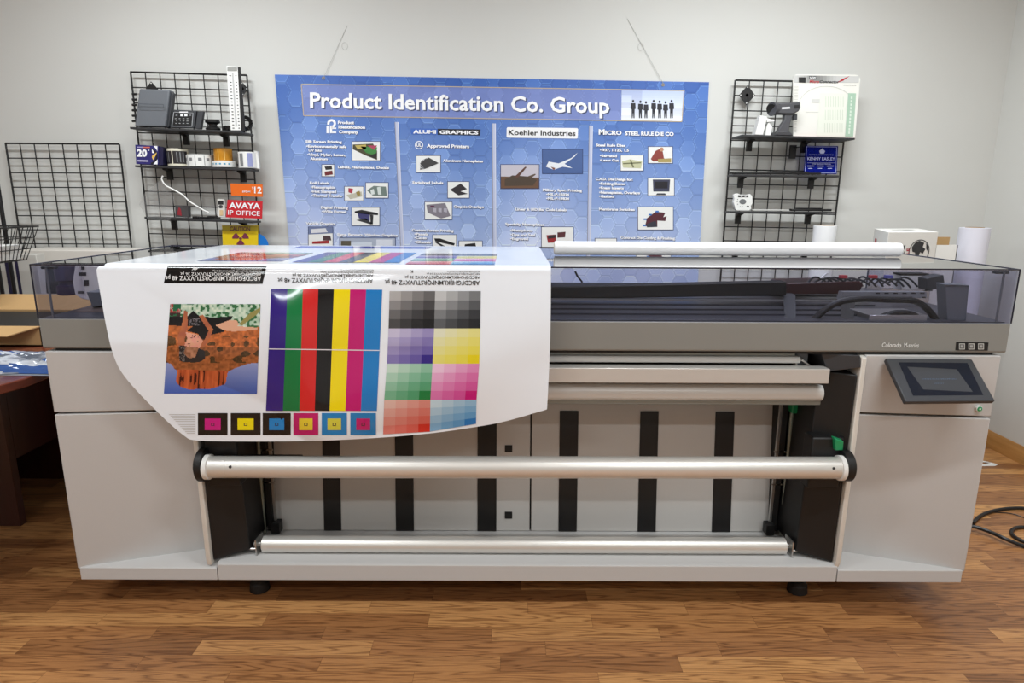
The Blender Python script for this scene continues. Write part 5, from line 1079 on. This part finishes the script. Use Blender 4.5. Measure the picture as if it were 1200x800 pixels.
# low white cabinet by the wall
zt_ = at(80, 293.5, Y=1.5)[2]; tag(MB().box((-2.62, 1.5, 0), (-1.9, YW-.045, zt_)).build('low_cabinet', mat('warm_white', (222, 216, 208), .5), bevel=.003), 'plain white low cabinet against the wall under the leftmost wire grid', 'cabinet')
# wire basket on a stand
rt = thing('wire_basket_stand', 'black wire basket on a black rod stand at the left edge', 'basket', (-2.75, 1.15, 0))
a = MB(); Yk = 1.05
fr_ = lambda x, y, Y=Yk: at(x, y, Y=Y)
topf = [fr_(-60, 262, 1.0), fr_(40, 265, 1.0)]; topb = [fr_(-60, 255, 1.3), fr_(2, 257, 1.3)]
Zt = .0
ya, yb = .90, 1.16; zt_ = fr_(45, 265, yb)[2]; zb_ = zt_-.15; x0, x1 = -2.95, fr_(45, 265, yb)[0]
def ringp(z, ix): return [(x0+ix, ya+ix, z), (x1-ix, ya+ix, z), (x1-ix, yb-ix, z), (x0+ix, yb-ix, z), (x0+ix, ya+ix, z)]
for z, ix in ((zt_, 0), (zt_-.05, .015), (zt_-.10, .03), (zb_, .045)):
    pr_ = ringp(z, ix)
    for k in range(4): a.path([pr_[k], pr_[k+1]], .0022 if ix else .0035, 6)
for k in range(22):
    f = k/21; x_ = x0+(x1-x0)*f; xb_ = x0+.045+(x1-x0-.09)*f
    a.path([(x_, ya, zt_), (xb_, ya+.045, zb_)], .0018, 5); a.path([(x_, yb, zt_), (xb_, yb-.045, zb_)], .0018, 5)
for k in range(9):
    f = k/8; y_ = ya+(yb-ya)*f; yb_ = ya+.045+(yb-ya-.09)*f
    a.path([(x1, y_, zt_), (x1-.045, yb_, zb_)], .0018, 5); a.path([(x0+.045, yb_, zb_), (x1-.045, yb_, zb_)], .0018, 5)
a.build('basket', wire, rt)
a = MB()
for x_ in (at(1, 240, Y=1.18)[0], at(-14, 240, Y=1.18)[0]): a.cyl((x_, 1.18, 0), (x_, 1.18, at(0, 190, Y=1.18)[2]), .009, 10)
a.cyl((at(1, 240, Y=1.18)[0], 1.18, .01), (at(1, 240, Y=1.18)[0]-.5, 1.18, .01), .009, 10); a.build('stand_rod', wire, rt)
tag(MB().hexa([(x0+.06, ya+.06, zb_+.004), (x1-.06, ya+.06, zb_+.004), (x1-.06, yb-.06, zb_+.004), (x0+.06, yb-.06, zb_+.004)], [(x0+.06, ya+.03, zb_+.07), (x1-.04, ya+.03, zb_+.07), (x1-.05, yb-.05, zb_+.07), (x0+.06, yb-.05, zb_+.07)]).build('paper_stack', white), 'white papers lying in the black wire basket', 'papers')

# ================================================================== floor things, right
cab = mat('cable_black', (22, 21, 22), .4)
def fl_(x, y, z=.007): return at(x, y, Z=z)
pts = [fl_(1165, 628), fl_(1148, 622), fl_(1140, 613), fl_(1148, 605), fl_(1162, 599), fl_(1182, 595.6), fl_(1205, 596), fl_(1235, 604), fl_(1255, 620)]
pts2 = [fl_(1141, 617, .021), fl_(1160, 623, .021), fl_(1180, 632, .02), fl_(1204, 641), fl_(1235, 648), fl_(1262, 640), fl_(1268, 620)]
a = MB(); a.path(smooth_pts([fl_(1120, 616), fl_(1132, 619, .012)]+pts2), .0075, 10)
a.path(smooth_pts(pts[2:]), .0075, 10); a.path(smooth_pts([fl_(1262, 640), fl_(1225, 640), fl_(1198, 633.5), fl_(1186, 626), fl_(1188, 619.5), fl_(1200, 617.5), fl_(1225, 620), fl_(1240, 626)]), .0075, 10)
a.path(smooth_pts([fl_(1165, 600, .003), fl_(1185, 601.5, .003), fl_(1205, 608, .003), fl_(1230, 618, .003)]), .002, 6)
tag(a.build('power_cable', cab), 'thick black power cable coiled on the wood floor right of the printer', 'cable')
a = MB(); c = at(1160, 545, Z=0)
a.add([(c[0]-.05, c[1]-.012, .001), (c[0]+.02, c[1]-.01, .001), (c[0]+.015, c[1]+.012, .010), (c[0]-.045, c[1]+.0, .004), (c[0]+.05, c[1]+.01, .001), (c[0]-.01, c[1]+.05, .006), (c[0]-.02, c[1]+.04, .001)], [[0, 1, 2, 3], [1, 4, 5, 2], [2, 5, 6]])
o = a.build('paper_scrap', white, smooth=False); o.modifiers.new('thick', 'SOLIDIFY').thickness = .0006; tag(o, 'small torn white paper scrap on the floor near the right wall', 'paper scrap')
